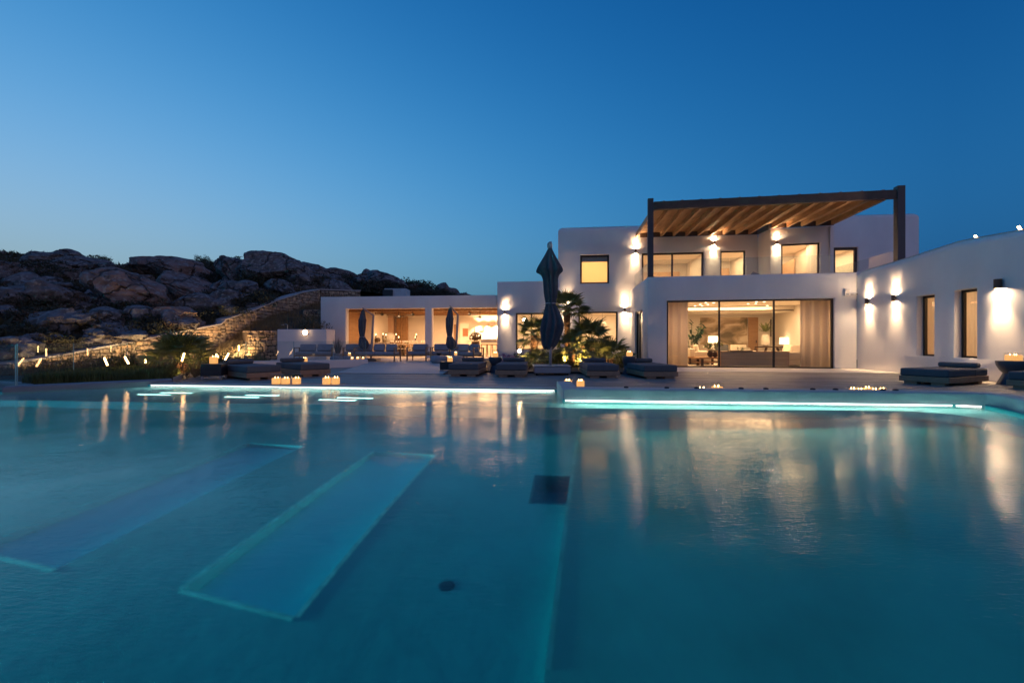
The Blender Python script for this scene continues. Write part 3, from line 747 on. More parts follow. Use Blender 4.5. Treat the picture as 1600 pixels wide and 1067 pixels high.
for a in uw:
    q = MB(); vs = [F_R.pt(a[0]-.5+.62*i/24, -.52+.03*math.sin(i*1.5), z) for i in range(25) for z in (.02, 2.7)]
    q.add(vs, [(2*i, 2*i+2, 2*i+3, 2*i+1) for i in range(24)]); q.build('inner_curtain', CURT, villa, world=True, smooth=True)
q = MB(); q.prism([(13.5, 17.1), (11.9, .5), (20, .5), (20, 21.8), (14.9, 21.8)], 3.35, 3.5); q.build('roof', PLASTER, villa, world=True)
LAMPB = mat('brown_lamp_metal', (.09, .05, .035), .4, metal=.2)
# --- small fixtures on the walls of the villa
def wall_lamp(F, px, py, label, Hh=.20, rad=.055, up=True, energy=330, w=0, g='cylinder wall lamps of the villa', double=True):
    u = F.u(px, w); z = F.z(px, py, w); c = F.pt(u, w+.09, z)
    t = empty('wall_lamp', F.pt(u, w+.001, z), label, 'wall lamp', g)
    q = MB(); q.lathe([(rad*.88, -Hh/2+.02), (rad*.88, -Hh/2), (rad, -Hh/2), (rad, Hh/2), (rad*.88, Hh/2), (rad*.88, Hh/2-.02)], c, 20); q.build('lamp_body', LAMPB, t, world=True)
    q = MB(); q.fbox(F, u-.025, u+.025, w+.003, w+.07, z-.03, z+.03); q.build('bracket', DARKFR, t, world=True)
    for s in ((1, -1) if double else (-1,)):
        q = MB(); q.lathe([(rad*.6, -.003), (rad*.6, .003)], (c.x, c.y, c.z+s*(Hh/2-.015)), 12); q.build('lens', BULB, t, world=True)
        light('SPOT', (c.x, c.y, c.z+s*(Hh/2-.006)), energy, WARM2, t, size=.03, target=F.pt(u, w+.045, z+s*(Hh/2+1.0)), angle=66, blend=1.0, name='lamp_light')
    return t
wall_lamp(F_R, 1358, 471, 'left of the two small brown up and down lamps on the right wing wall')
wall_lamp(F_R, 1400, 466, 'right of the two small brown up and down lamps on the right wing wall')
wall_lamp(F_R, 1565, 443.5, 'brown cylinder lamp right of the second narrow window, shining only downwards', Hh=.24, rad=.08, double=False, energy=850)
wall_lamp(F_K, 789, 488, 'up and down lamp on the low block beside the pavilion opening')
wall_lamp(F_K, 884, 480, 'lamp glowing behind the crown of the tall palm')
wall_lamp(F_K, 976, 484, 'up and down lamp between the lower window and the living room block')
wall_lamp(F_K, 993, 393, 'upper floor lamp at the left end under the pergola')
wall_lamp(F_K, 1115, 380, 'upper floor lamp between the wide and the narrow bedroom window')
wall_lamp(F_B, 1213, 379, 'upper floor lamp on the projecting bay left of its big window')
lamp_r = wall_lamp
u = F_M.u(1322); z = F_M.z(1322, 458)
t = empty('alarm_box', F_M.pt(u, 0, z), 'white alarm box high on the wall right of the sliding doors', 'alarm')
MB().fbox(F_M, u-.09, u+.09, .003, .09, z-.12, z+.13).build('housing', CERW, t, world=True, bevel=.02)
MB().fbox(F_M, u-.05, u+.05, .091, .096, z-.08, z-.02).build('sounder_grille', METAL_W, t, world=True)
u = F_M.u(1332); z = F_M.z(1332, 460)
t = empty('security_camera', F_M.pt(u, 0, z), 'small white security camera beside the alarm box', 'camera')
MB().tube([F_M.pt(u-.02, .003, z), F_M.pt(u-.02, .05, z)], .045, 12).build('base', CERW, t, world=True, smooth=False)
MB().tube([F_M.pt(u-.02, .05, z), F_M.pt(u+.07, .15, z-.01)], .035, 12).build('camera_barrel', CERW, t, world=True)
MB().tube([F_M.pt(u+.07, .15, z-.01), F_M.pt(u+.08, .16, z-.012)], .03, 12).build('camera_lens', BLACKM, t, world=True)
for i, (px, py, lb) in enumerate([(1525, 371.5, 'small glowing rod lamp on the right wing roof, above the lone down lamp'), (1593, 357.5, 'small glowing rod lamp on the right wing roof at the right edge of the photo')]):
    u = F_R.u(px, -.25); p = F_R.pt(u, -.25, 0); z0 = interp(prof, p.y)
    zc = PZ(py, p.y)
    t = empty('rod_lamp', (p.x, p.y, z0-.03), lb, 'lamp', 'tilted glowing rod lamps')
    MB().tube([(p.x, p.y, z0-.03), (p.x, p.y, zc-.05)], .012, 8).build('stem', BLACKM, t, world=True)
    MB().tube([(p.x+.04, p.y, zc-.05), (p.x-.03, p.y, zc+.06)], .028, 8).build('glowing_tube', ROD, t, world=True)
# terrace balustrade
bal = empty('upper_glass_balustrade', F_M.pt(3, -.1, 3.7), 'frameless glass balustrade round the upper terrace below the pergola', 'balustrade')
for k in range(5):
    a = .25+k*(F_M.len-.3)/5; b = a+(F_M.len-.3)/5-.015
    MB().fbox(F_M, a, b, -.20, -.188, 3.66, 4.42).build('glass_panel', BALGLASS, bal, world=True)
for k in range(2):
    a = .2+k*2.15; MB().fbox(F_S, a, a+2.13, -.18, -.168, 3.66, 4.42).build('glass_panel', BALGLASS, bal, world=True)
FQ = Fr((13.6, 21.0), (14.3, 17.2))
for k in range(3):
    a = .1+k*1.2; MB().fbox(Fr((15.4, 22.0), (14.75, 17.3)), .3+k*1.5, .3+k*1.5+1.48, 0, .012, 3.5, 4.55).build('glass_panel', BALGLASS, bal, world=True)
q = MB(); q.prism([(13.2, 17.42), (14.9, 17.15), (15.6, 22.0), (15.3, 22.05), (14.6, 17.6), (13.3, 17.7)], 3.3, 3.72); q.build('parapet', PLASTER, villa, world=True, bevel=.03)
# --- pergola
pg = empty('pergola', F_M.pt(4, -.5, 3.7), 'big brown timber pergola roof over the upper terrace on two dark posts', 'pergola')
uP2 = F_M.u(1401)+.05
for u in (.02, uP2):
    a = .22 if u < 1 else .26
    q = MB(); q.fbox(F_M, u, u+a, -a-.02, -.02, 3.70 if u < 1 else 3.4, 6.94); q.build('post', POSTM, pg, world=True, bevel=.008)
    q = MB(); q.fbox(F_M, u-.02, u+a+.02, -a-.04, 0, 3.70, 3.715); 
    if u < 1: q.build('post_foot', POSTM, pg, world=True)
q = MB(); q.fbox(F_M, .26, uP2-.01, -.20, -.05, 6.47, 6.80); q.build('front_beam', WOOD_PD, pg, world=True, bevel=.006)
sdir = Vector((.107, .994))
nr = 15; u0r, u1r = .30, F_M.u(1388)
def lineint(p, d, F):
    # ray p + t d with line F
    A = Matrix(((d.x, -F.d.x), (d.y, -F.d.y))); r = A.inverted() @ (F.o-p); return r[0]
raf = []
for k in range(nr):
    u = u0r+(u1r-u0r)*k/(nr-1); p = Vector(F_M.xy(u, -.2))
    tA = lineint(p, sdir, F_K); e = p+sdir*tA
    if e.x > 12.2:
        tA = lineint(p, sdir, F_B); e = p+sdir*tA
    tA += .02
    perp = Vector((sdir.y, -sdir.x))*.05; hf, hr = 6.46, 6.375; e = p+sdir*tA
    q = MB(); a, b = p-perp, p+perp; c, d = e+perp, e-perp
    q.hexa([(a.x, a.y, hf), (b.x, b.y, hf), (c.x, c.y, hr), (d.x, d.y, hr), (a.x, a.y, hf+.22), (b.x, b.y, hf+.22), (c.x, c.y, hr+.22), (d.x, d.y, hr+.22)])
    q.build('rafter', WOOD_P, pg, world=True); raf.append((p, e))
q = MB()
nb = 42
for k in range(nb):
    t0 = k/nb; t1 = (k+.90)/nb
    for j in range(nr-1):
        p, e = raf[j]; p2, e2 = raf[j+1]
        pts = [p.lerp(e, t0), p2.lerp(e2, t0), p2.lerp(e2, t1), p.lerp(e, t1)]
        zz = [6.682-.085*t0, 6.682-.085*t0, 6.682-.085*t1, 6.682-.085*t1]
        q.hexa([(a.x, a.y, z) for a, z in zip(pts, zz)]+[(a.x, a.y, z+.02) for a, z in zip(pts, zz)])
o = q.build('roof_slats', WOOD_P, pg, world=True); o['kind'] = 'stuff'
q = MB(); pp = [raf[0][0], raf[-1][0], raf[-1][1], raf[10][1], raf[0][1]]
zz = [6.712, 6.712, 6.63, 6.63, 6.63]
a = [(p.x, p.y, z) for p, z in zip(pp, zz)]; b = [(p.x, p.y, z+.02) for p, z in zip(pp, zz)]
q.add(a+b, [(4, 3, 2, 1, 0), (5, 6, 7, 8, 9)]+[(i, (i+1) % 5, (i+1) % 5+5, i+5) for i in range(5)])
q.build('roof_cover', WOOD_PD, pg, world=True)
q = MB(); q.fbox(F_K, F_K.u(1000), uEA-.02, .004, .05, 6.366, 6.60); q.build('wall_plate', WOOD_PD, pg, world=True)
q = MB(); q.fbox(F_B, 0.02, F_B.len-.02, .004, .05, 6.366, 6.60); q.build('wall_plate', WOOD_PD, pg, world=True)
q = MB(); q.fbox(F_BR, 0, F_BR.len, -.02, .05, 6.367, 6.70); q.build('wall_plate', WOOD_PD, pg, world=True)
for k in range(12):
    u = .6+k*.73; q = MB(); q.fbox(F_M, u, u+.1, -.2, -.08, 6.802, 6.83); q.build('beam_bracket', METAL_W, pg, world=True)
# light of the up-lamps under the pergola is already there (wall lamps)

# ---------------------------------------------------------------- pavilion
pav = empty('pavilion', (-6, 28, ZT), 'long low white pavilion with two wide open bays showing a warm dining room and kitchen', 'building')
z1 = F_P.z(640, 462.5)
o1 = (F_P.u(540), F_P.u(664), -1, F_P.z(600, 482)); o2 = (F_P.u(674.5), F_P.len+1, -1, F_P.z(600, 482))
wall('wall', pav, PLASTER, F_P, 0, F_P.len-.02, .0, z1, .38, [o1, o2], top=.03)
q = MB(); q.fbox(F_P, .0, .35, -8.5, -.39, .0, z1-.02); q.build('wall', PLASTER, pav, world=True)
q = MB(); q.fbox(F_P, .36, F_P.len+.3, -8.2, -.39, 3.25, 3.4); q.build('roof', PLASTER, pav, world=True)
DP = 7.3
ZC = 2.93
q = MB(); q.fbox(F_P, .36, F_P.len+.3, -DP-.2, -DP, ZT, 3.25); q.build('back_wall', PLASTER_IN, pav, world=True)
q = MB(); q.fbox(F_P, F_P.len-.0, F_P.len+.25, -DP, -.4, ZT, 3.25); q.build('side_wall', PLASTER_IN, pav, world=True)
q = MB(); q.fbox(F_P, .36, .42+.8, -DP, -4.4, ZT, 3.2); q.build('store_block', PLASTER_IN, pav, world=True)
n = 9
for k in range(n):
    q = MB(); q.fbox(F_P, .36, .42, -.4-(k+1)*.44+.006, -.4-k*.44, ZT, 2.95); q.build('timber_panel', WOODR, pav, world=True)
q = MB(); q.fbox(F_P, .36, F_P.len, -DP, -.4, 3.13, 3.20); q.build('ceiling', CEIL, pav, world=True)
for k in range(30):
    u = .5+k*(F_P.len-.7)/29; q = MB(); r_ = .045
    q.tube([F_P.pt(u, -.42, 3.03+random.uniform(-.01, .01)), F_P.pt(u+random.uniform(-.08, .08), -DP+.02, 3.03)], [r_, r_*.85], 8); q.build('ceiling_pole', WOODR, pav, world=True, smooth=True)
for w_ in (-2.2, -4.6, -6.6):
    q = MB(); q.fbox(F_P, .42, F_P.len-.02, w_-.08, w_+.08, 2.86, 2.985); q.build('ceiling_beam', WOOD_P, pav, world=True)
for u in (F_P.u(597), F_P.u(655), F_P.u(697), F_P.u(750)):
    c = F_P.pt(u, -3.4, 2.75)
    light('AREA', c, 150, (1, .56, .26), pav, size=1.6, sizey=2.4, rot=(0, 0, F_P.ang()), name='ceiling_light')
def rear_fixture(px, py, w): return F_P.u(px, w), F_P.z(px, py, w)
# back wall features: alcove panels, mirror, door
FW = -DP
ua, _ = rear_fixture(606, 500, FW); ub, _ = rear_fixture(617, 500, FW)
q = MB(); q.fbox(F_P, ua, ub+.02, FW+.003, FW+.5, ZT, 3.1); q.build('chimney_breast', mat('pink_plaster', (.72, .50, .36), .9), pav, world=True)
ua, _ = rear_fixture(619, 500, FW+.3); ub, _ = rear_fixture(636, 500, FW+.3)
for k in range(5):
    s = (ub-ua)/5; q = MB(); q.fbox(F_P, ua+k*s+.01, ua+(k+1)*s-.01, FW+.01, FW+.3, ZT, 2.85); q.build('timber_panel', WOODR, pav, world=True)
ua, za = rear_fixture(571.5, 502, FW); ub, zb = rear_fixture(595.5, 537, FW)
mr = empty('wall_mirror', F_P.pt((ua+ub)/2, FW+.05, ZT), 'large dark framed mirror leaning behind the dining table', 'mirror')
MB().fbox(F_P, ua, ua+.12, FW+.01, FW+.07, ZT, za).fbox(F_P, ub-.12, ub, FW+.01, FW+.07, ZT, za).fbox(F_P, ua+.12, ub-.12, FW+.01, FW+.07, za-.15, za).build('frame', DARKW, mr, world=True)
MB().fbox(F_P, ua+.12, ub-.12, FW+.02, FW+.035, ZT+.05, za-.15).build('mirror_glass', mat('mirror', (.8, .75, .7), .05, metal=1), mr, world=True)
u, z = rear_fixture(600.5, 515, FW)
t = empty('wall_sconce', F_P.pt(u, FW, z), 'small uplight throwing a warm cone on the pavilion back wall', 'wall lamp')
MB().fbox(F_P, u-.08, u+.08, FW+.003, FW+.12, z-.06, z).build('shade', CERW, t, world=True)
light('SPOT', F_P.pt(u, FW+.1, z+.03), 22, WARM, t, size=.03, target=F_P.pt(u, FW+.05, z+1), angle=110, blend=.9, name='lamp_light')
# right bay: door, art, bright kitchen wall
u, z = rear_fixture(709.5, 507, FW); u2, _ = rear_fixture(713, 507, FW)
q = MB(); q.fbox(F_P, u, u2, FW+.003, FW+.04, ZT, z); q.build('inner_door', WOODR, pav, world=True)
u, z = rear_fixture(703, 505, FW+1.2); u2, _ = rear_fixture(732, 505, FW+1.2)
q = MB(); q.fbox(F_P, u+.7, u2, FW+1.16, FW+1.2, ZT, z); q.build('partition', PLASTER_IN, pav, world=True)
for (a, b, c, d, w_, nm) in ((723, 513, 731.5, 525.5, FW+1.205, 'brown woven wall hanging in the pavilion sitting corner'), (749, 511, 757.5, 517.5, FW+.17, 'left of the two small red brown pictures on the bright kitchen wall'), (761.5, 508.5, 768, 513.5, FW+.17, 'right of the two small red brown pictures on the bright kitchen wall')):
    ua, za = rear_fixture(a, b, w_); ub, zb = rear_fixture(c, d, w_)
    t = empty('wall_picture', F_P.pt((ua+ub)/2, w_, zb), nm, 'picture')
    MB().fbox(F_P, ua, ub, w_, w_+.03, zb, za).build('picture_frame', WOODR, t, world=True)
    MB().fbox(F_P, ua+.04, ub-.04, w_+.031, w_+.035, zb+.04, za-.04).build('picture_sheet', CLAY, t, world=True)
ua, za = rear_fixture(743.5, 506, FW+.15); ub, zb = rear_fixture(776, 530, FW+.15)
q = MB(); q.fbox(F_P, ua, ub+.2, FW+.003, FW+.15, zb, za); q.build('kitchen_splashback', CERW, pav, world=True)
kc = empty('kitchen_counter', F_P.pt(ua+1, FW+.9, ZT), 'pale kitchen counter with bottles below the bright wall', 'counter')
MB().fbox(F_P, ua-.3, F_P.len-.05, FW+.8, FW+1.4, ZT, zb-.02-.08).build('cabinet', SOFA_W, kc, world=True)
MB().fbox(F_P, ua-.35, F_P.len-.05, FW+.75, FW+1.45, zb-.1, zb-.04).build('worktop', CERW, kc, world=True)
for k in range(3):
    u = ua+.25+k*.62; p = F_P.pt(u, FW+.28, za-.02)
    t = empty('kitchen_uplight', p, ['left', 'middle', 'right'][k]+' of the three bright kitchen uplights over the splashback', 'wall lamp', 'kitchen uplights')
    MB().lathe([(.05, -.1), (.06, 0), (.03, 0)], p, 12).build('shade', CERW, t, world=True)
    light('SPOT', p+Vector((0, 0, .03)), 70, WARM2, t, size=.04, target=p+Vector((0, .12, 1)), angle=120, blend=.8, name='lamp_light')
    light('SPOT', p+Vector((0, -.12, -.12)), 260, WARM2, t, size=.05, target=p+Vector((0, .25, -1)), angle=130, blend=.8, name='lamp_light')
# ceiling fans
for i, (px, py, w_) in enumerate([(597, 488, -2.6), (623, 492, -4.4), (645, 488.5, -2.8), (734, 487.5, -2.6), (750, 492, -4.2)]):
    u = F_P.u(px, w_); c = F_P.pt(u, w_, F_P.z(px, py+4, w_))
    t = empty('ceiling_fan', c, ['black fan nearest the left end of the pavilion', 'black fan over the middle of the dining table', 'black fan beside the white pillar, left bay', 'black fan nearest the front in the right bay', 'black fan deeper inside the right bay'][i], 'ceiling fan', 'pavilion ceiling fans')
    MB().lathe([(.02, .42), (.02, .12), (.09, .1), (.11, 0), (.05, -.05)][::-1], c, 14).build('motor', BLACKM, t, world=True)
    for k in range(3):
        a = .3+i+k*2*PI/3; MB().cbox((c.x+.42*math.cos(a), c.y+.42*math.sin(a), c.z+.02), (.72, .1, .012), rz=a).build('blade', BLACKM, t, world=True)
# ---------------------------------------------------------------- living room furniture
def rm(px, w): return F_M.u(px, w)
BW = -.33-6.6
ua, ub = rm(1094, BW+.02), rm(1168, BW+.02); za, zb = F_M.z(1130, 496, BW+.02), .5
mu = empty('mural', F_M.pt((ua+ub)/2, BW+.02, zb), 'wall sized sepia picture of bare rocks behind the sofas', 'picture')
def mural_mat():
    m = bpy.data.materials.new('sepia_rock_print'); m.use_nodes = True; nt = m.node_tree; N = nt.nodes; L = nt.links; b = N['Principled BSDF']; b.inputs['Roughness'].default_value = .9
    tc = N.new('ShaderNodeTexCoord'); mp = N.new('ShaderNodeMapping'); mp.inputs['Scale'].default_value = (.55, 1, 1.1); mp.inputs['Rotation'].default_value = (0, .4, 0); L.new(tc.outputs['Object'], mp.inputs[0])
    n = N.new('ShaderNodeTexNoise'); n.inputs['Scale'].default_value = 1.3; n.inputs['Detail'].default_value = 9; n.inputs['Distortion'].default_value = 1.2; L.new(mp.outputs[0], n.inputs['Vector'])
    c = N.new('ShaderNodeValToRGB'); L.new(n.outputs['Fac'], c.inputs[0]); e = c.color_ramp
    e.elements[0].position = .38; e.elements[0].color = (.20, .17, .10, 1); e.elements[1].position = .6; e.elements[1].color = (.85, .74, .58, 1)
    q = e.elements.new(.5); q.color = (.52, .40, .27, 1)
    L.new(c.outputs[0], b.inputs['Base Color']); return m
MB().fbox(F_M, ua, ub, BW+.002, BW+.02, zb, za).build('printed_panel', mural_mat(), mu, world=True)
ms = empty('mural_relief', F_M.pt(ua+2, BW+.03, .6), 'pale and brown boulder shapes printed on the left of the mural', 'picture'); bpy.data.objects.remove(ms)
ua, ub = rm(1169, BW+.03), rm(1184.5, BW+.03)
dz = F_M.z(1175, 496, BW)
MB().fbox(F_M, ua, ub, BW+.002, BW+.05, 0, dz).build('inner_door', WOODR, villa, world=True)
MB().fbox(F_M, ub-.12, ub-.08, BW+.052, BW+.10, .98, 1.12).build('door_handle', DARKW, villa, world=True)
MB().fbox(F_M, rm(1230, BW+1.2), rm(1250, BW+1.2), BW+.002, BW+1.2, 0, 2.45).build('wall_return', PLASTER_IN, villa, world=True)
# curtains
def curtain(pa, pb, label, ztop=2.68):
    a, b = rm(pa, -.42), rm(pb, -.42); n = int((b-a)/.028); t = empty('curtain', F_M.pt((a+b)/2, -.42, .02), label, 'curtain', 'linen curtains of the living room')
    q = MB(); rnd = random.Random(pa)
    ph = 0; pts = []
    for i in range(n+1):
        ph += rnd.uniform(.35, .75); pts.append((a+(b-a)*i/n, -.44+.06*math.sin(ph)+rnd.uniform(-.006, .006)))
    vs = []
    for u, w in pts: vs += [F_M.pt(u, w, .02), F_M.pt(u, w*.98-.008, 1.4), F_M.pt(u, -.42+(w+.42)*.7, ztop)]
    q.add(vs, [(3*i+k, 3*i+3+k, 3*i+4+k, 3*i+1+k) for i in range(n) for k in (0, 1)])
    o = q.build('fabric', CURT, t, world=True, smooth=True); s = o.modifiers.new('s', 'SOLIDIFY'); s.thickness = .004
    MB().fbox(F_M, a, b, -.45, -.39, ztop, ztop+.04).build('track', CEIL, t, world=True)
curtain(1043.5, 1075, 'linen curtain drawn to the left end of the sliding doors')
curtain(1250, 1300, 'wide linen curtain drawn to the right end of the sliding doors')
def cushion(q, c, sx, sy, sz, rz=0, rx=0): q.cbox(c, (sx, sy, sz), rz=rz, rx=rx)
def fp(px, w, z, F=F_M): return F.pt(F.u(px, w), w, z)
ag = F_M.ang()
def sofa(loc, L, D, rz, label, m, cush, seat=.42, back=.72, arm=.6):
    t = empty('sofa', loc, label, 'sofa', rz=rz)
    MB().box(-L/2, L/2, -D/2, D/2, .06, seat-.12).build('base', m, t, bevel=.04)
    n = max(1, round((L-.4)/.8)); s = (L-.4)/n
    for k in range(n):
        x = -L/2+.2+k*s; MB().box(x+.01, x+s-.01, -D/2, D/2-.25, seat-.12, seat).build('seat_cushion', m, t, bevel=.04)
        MB().cbox((x+s/2, D/2-.33, seat+.24), (s-.08, .16, .46), rx=-.2).build('back_cushion', cush[k % len(cush)], t, bevel=.06)
    MB().box(-L/2, L/2, D/2-.2, D/2, seat-.12, back).build('backrest', m, t, bevel=.04)
    for a in (-L/2, L/2-.19): MB().box(a, a+.19, -D/2, D/2-.2, seat-.12, arm).build('arm', m, t, bevel=.04)
    return t
sofa(fp(1092, -3.6, 0), 2.2, 1.0, ag+PI/2-.1, 'cream sofa seen through the left door panel behind the coffee tables', SOFA_W, [SOFA_W, STRIPE])
sofa(fp(1127, -5.4, 0), 3.0, 1.0, ag, 'long cream sofa in front of the rock mural with striped and dark cushions', SOFA_W, [STRIPE, FAB_B, SOFA_W])
sofa(fp(1233, -2.3, 0), 2.3, .95, ag-PI/2, 'cream sofa beside the right curtain with a row of striped cushions', SOFA_W, [SOFA_W, STRIPE, STRIPE])
# wooden console right behind the glass
a, b = rm(1126, -.75), rm(1233, -.75)
t = empty('media_console', F_M.pt((a+b)/2, -1.0, 0), 'long brown wooden cabinet standing with its back to the sliding doors', 'cabinet')
MB().fbox(F_M, a, b, -1.25, -.75, .03, .60).build('carcass', WOODR, t, world=True, bevel=.006)
MB().fbox(F_M, a-.02, b+.02, -1.27, -.73, .602, .64).build('top', WOODR, t, world=True, bevel=.006)
for k in range(2):
    MB().fbox(F_M, a+.02, b-.02, -.748, -.74, .05+.285*k, .05+.285*k+.275).build('back_panel', mat('console_veneer', (.62, .42, .26), .45, var=.15, vscale=3, stretch=(.3, .3, 5)), t, world=True)
tr = empty('serving_tray', F_M.pt(rm(1158, -1), -1, .64), 'dark tray with a leafy bowl on the wooden cabinet', 'tray')
c = tr.location
MB().lathe([(.42, 0), (.44, .02), (.44, .035), (.41, .02)], c, 24).build('tray_plate', DARKW, tr, world=True)
q = MB()
for k in range(40):
    an = random.uniform(0, 2*PI); r = random.uniform(.02, .22); z = c.z+.05+random.uniform(0, .14)
    q.cbox((c.x+r*math.cos(an), c.y+r*math.sin(an), z), (.11, .03, .005), rz=an, ry=random.uniform(-.8, .2))
q.build('leaves', PALML, tr, world=True)
def coffee(loc, rz, label):
    t = empty('coffee_table', loc, label, 'coffee table', rz=rz)
    MB().box(-.65, .65, -.35, .35, .30, .36).build('table_top', WOODR, t, bevel=.006)
    MB().box(-.6, .6, -.3, .3, .12, .15).build('shelf', WOODR, t)
    for x in (-.5, .5):
        for y in (-.28, .28): MB().box(x-.05, x+.05, y-.03, y+.03, 0, .299).build('leg', DARKW, t)
    return t
coffee(fp(1112, -1.7, 0), ag+.1, 'nearer wooden coffee table with two dark vases on it')
coffee(fp(1092, -2.7, 0), ag+.1, 'farther wooden coffee table beside the left sofa')
for i, (px, s) in enumerate(((1110, 1.0), (1117.5, .9))):
    c = fp(px, -1.7+.12*i, .36); t = empty('vase', c, ['left dark round vase with green twigs on the coffee table', 'right dark round vase on the coffee table'][i], 'vase')
    MB().lathe([(.06*s, 0), (.13*s, .08*s), (.14*s, .17*s), (.08*s, .27*s), (.05*s, .30*s)], c, 18).build('vase_body', DARKW, t, world=True, smooth=True)
    q = MB()
    for k in range(7):
        an = random.uniform(0, 2*PI); e = (c.x+.25*math.cos(an), c.y+.2*math.sin(an), c.z+.42+random.uniform(0, .2)); q.tube([(c.x, c.y, c.z+.28), e], .005, 4)
        for j in range(5): q.cbox((e[0]+random.uniform(-.07, .07), e[1]+random.uniform(-.07, .07), e[2]+random.uniform(-.06, .06)), (.12, .05, .005), rz=random.uniform(0, 6), ry=random.uniform(-1, 1))
    q.build('twigs', PALML, t, world=True)
def table_lamp(c, label, s=1.0, e=12):
    t = empty('table_lamp', c, label, 'lamp')
    MB().lathe([(.10*s, 0), (.12*s, .04), (.06*s, .2*s), (.03*s, .3*s), (.02*s, .38*s)], c, 14).build('lamp_base', CERW, t, world=True, smooth=True)
    MB().lathe([(.24*s, .36*s), (.22*s, .70*s)], c, 20).build('lamp_shade', SHADE, t, world=True)
    return t
c = fp(1114, -4.5, .62); table_lamp(c, 'white shaded table lamp glowing left of the middle door post')
s = empty('side_table', (c.x, c.y, 0), 'small side table under the glowing white lamp', 'table')
MB().lathe([(.2, 0), (.2, .02), (.03, .05), (.03, .55), (.26, .58), (.26, .615)], (c.x, c.y, 0), 18).build('pedestal', DARKW, s, world=True)
c = fp(1206, -5.2, .0)
s = empty('console_table', c, 'dark trestle console table under the potted palm leaves', 'table')
MB().box(-.75, .75, -.2, .2, .74, .80).build('table_top', DARKW, s)
for x in (-.55, .55):
    for k in (-1, 1): MB().cbox((x+k*.14, 0, .37), (.08, .08, .79), ry=k*.38).build('trestle_leg', DARKW, s)
c2 = fp(1196, -5.2, .80); t = empty('potted_palm_leaf', c2, 'tall white vase with palm leaves on the dark trestle table', 'plant')
MB().lathe([(.13, 0), (.2, .12), (.19, .5), (.14, .62)], c2, 18).build('vase_body', CERW, t, world=True, smooth=True)
q = MB()
for k in range(60):
    an = random.uniform(0, 2*PI); el = random.uniform(.1, 1.3); r = random.uniform(.15, .42); b0 = Vector((c2.x, c2.y, c2.z+.72))
    q.cbox(b0+Vector((math.cos(an)*math.cos(el), math.sin(an)*math.cos(el), math.sin(el)))*r, (.3, .03, .005), rz=an, ry=-el)
q.build('leaves', PALML, t, world=True)
c = fp(1226, -4.9, .55); table_lamp(c, 'glowing lamp in the corner behind the right sofa', 1.0)
s = empty('side_table', (c.x, c.y, 0), 'small table carrying the corner lamp behind the right sofa', 'table')
MB().lathe([(.2, 0), (.2, .02), (.03, .05), (.03, .5), (.26, .52), (.26, .545)], (c.x, c.y, 0), 18).build('pedestal', DARKW, s, world=True)
light('POINT', fp(1232, -4.9, 1.35), 25, WARM2, villa, size=.1, name='corner_light')
for i, (a, b, y0, y1, lb) in enumerate([(1204, 1212, 499, 526, 'left dark framed picture beside the middle right door post'), (1214.5, 1222, 497, 527, 'right dark framed picture beside the corner lamp')]):
    ua, ub = rm(a, BW+.05), rm(b, BW+.05); zt, zb = F_M.z(a, y0, BW), F_M.z(a, y1, BW)
    t = empty('framed_picture', F_M.pt((ua+ub)/2, BW, zb), lb, 'picture')
    for x0, x1, p, q_ in ((ua, ua+.05, zb, zt), (ub-.05, ub, zb, zt), (ua+.05, ub-.05, zb, zb+.05), (ua+.05, ub-.05, zt-.05, zt)): MB().fbox(F_M, x0, x1, BW+.004, BW+.045, p, q_).build('frame', DARKW, t, world=True)
    MB().fbox(F_M, ua+.05, ub-.05, BW+.006, BW+.015, zb+.05, zt-.05).build('picture_sheet', STRIPE if i else CERW, t, world=True)
# big plant at left
c = fp(1080, -4.6, 0); t = empty('indoor_fig', c, 'tall dark leafed pot plant at the left end of the rock mural', 'plant')
MB().lathe([(.2, 0), (.25, .4), (.23, .42)], c, 16).build('pot', DARKW, t, world=True)
q = MB()
for k in range(9):
    an = random.uniform(0, 2*PI); tip = Vector((c.x+.55*math.cos(an), c.y+.45*math.sin(an), 1.3+random.uniform(0, .75))); b0 = Vector((c.x, c.y, .4)); q.tube([b0, b0.lerp(tip, .5)+Vector((0, 0, .15)), tip], .012, 5)
    for j in range(9):
        p = b0.lerp(tip, .45+.07*j)+Vector((random.uniform(-.1, .1), random.uniform(-.1, .1), .1)); q.cbox(p, (.26, .11, .006), rz=random.uniform(0, 6), ry=random.uniform(-.9, .5))
q.build('foliage', mat('fig_leaf', (.03, .075, .03), .4), t, world=True)
# mirror/room behind lower window: pendant lamps and sideboard
for i, px in enumerate((925, 941)):
    c = F_K.pt(F_K.u(px, -3), -3, F_K.z(px, 508, -3)); t = empty('pendant_lamp', c, ['left', 'right'][i]+' white globe pendant seen through the lower window beside the palms', 'pendant lamp', 'pendants behind the lower window')
    MB().lathe([(.02, -.22), (.2, -.16), (.27, 0), (.2, .16), (.03, .24)], c, 18).build('globe_shade', CERW, t, world=True, smooth=True)
    MB().tube([c+Vector((0, 0, .24)), (c.x, c.y, 2.74)], .008, 5).build('cord', DARKW, t, world=True)
    light('POINT', c+Vector((0, 0, -.32)), 12, WARM2, t, size=.06, name='lamp_light')
c = F_K.pt(F_K.u(937, -4.4), -4.4, 0); t = empty('sideboard', c, 'wooden sideboard deep in the room behind the lower window', 'cabinet', rz=F_K.ang())
MB().box(-1.1, 1.1, -.25, .25, .1, .95).build('carcass', WOODR, t, bevel=.01)
for k in range(4): MB().box(-1.08+k*.54, -.56+k*.54, -.275, -.252, .14, .91).build('door_front', PANELW, t)
c = F_K.pt(F_K.u(829, -2.6), -2.6, 0); t = empty('bed', c, 'cream bed inside the room behind the left lower window', 'bed', rz=F_K.ang())
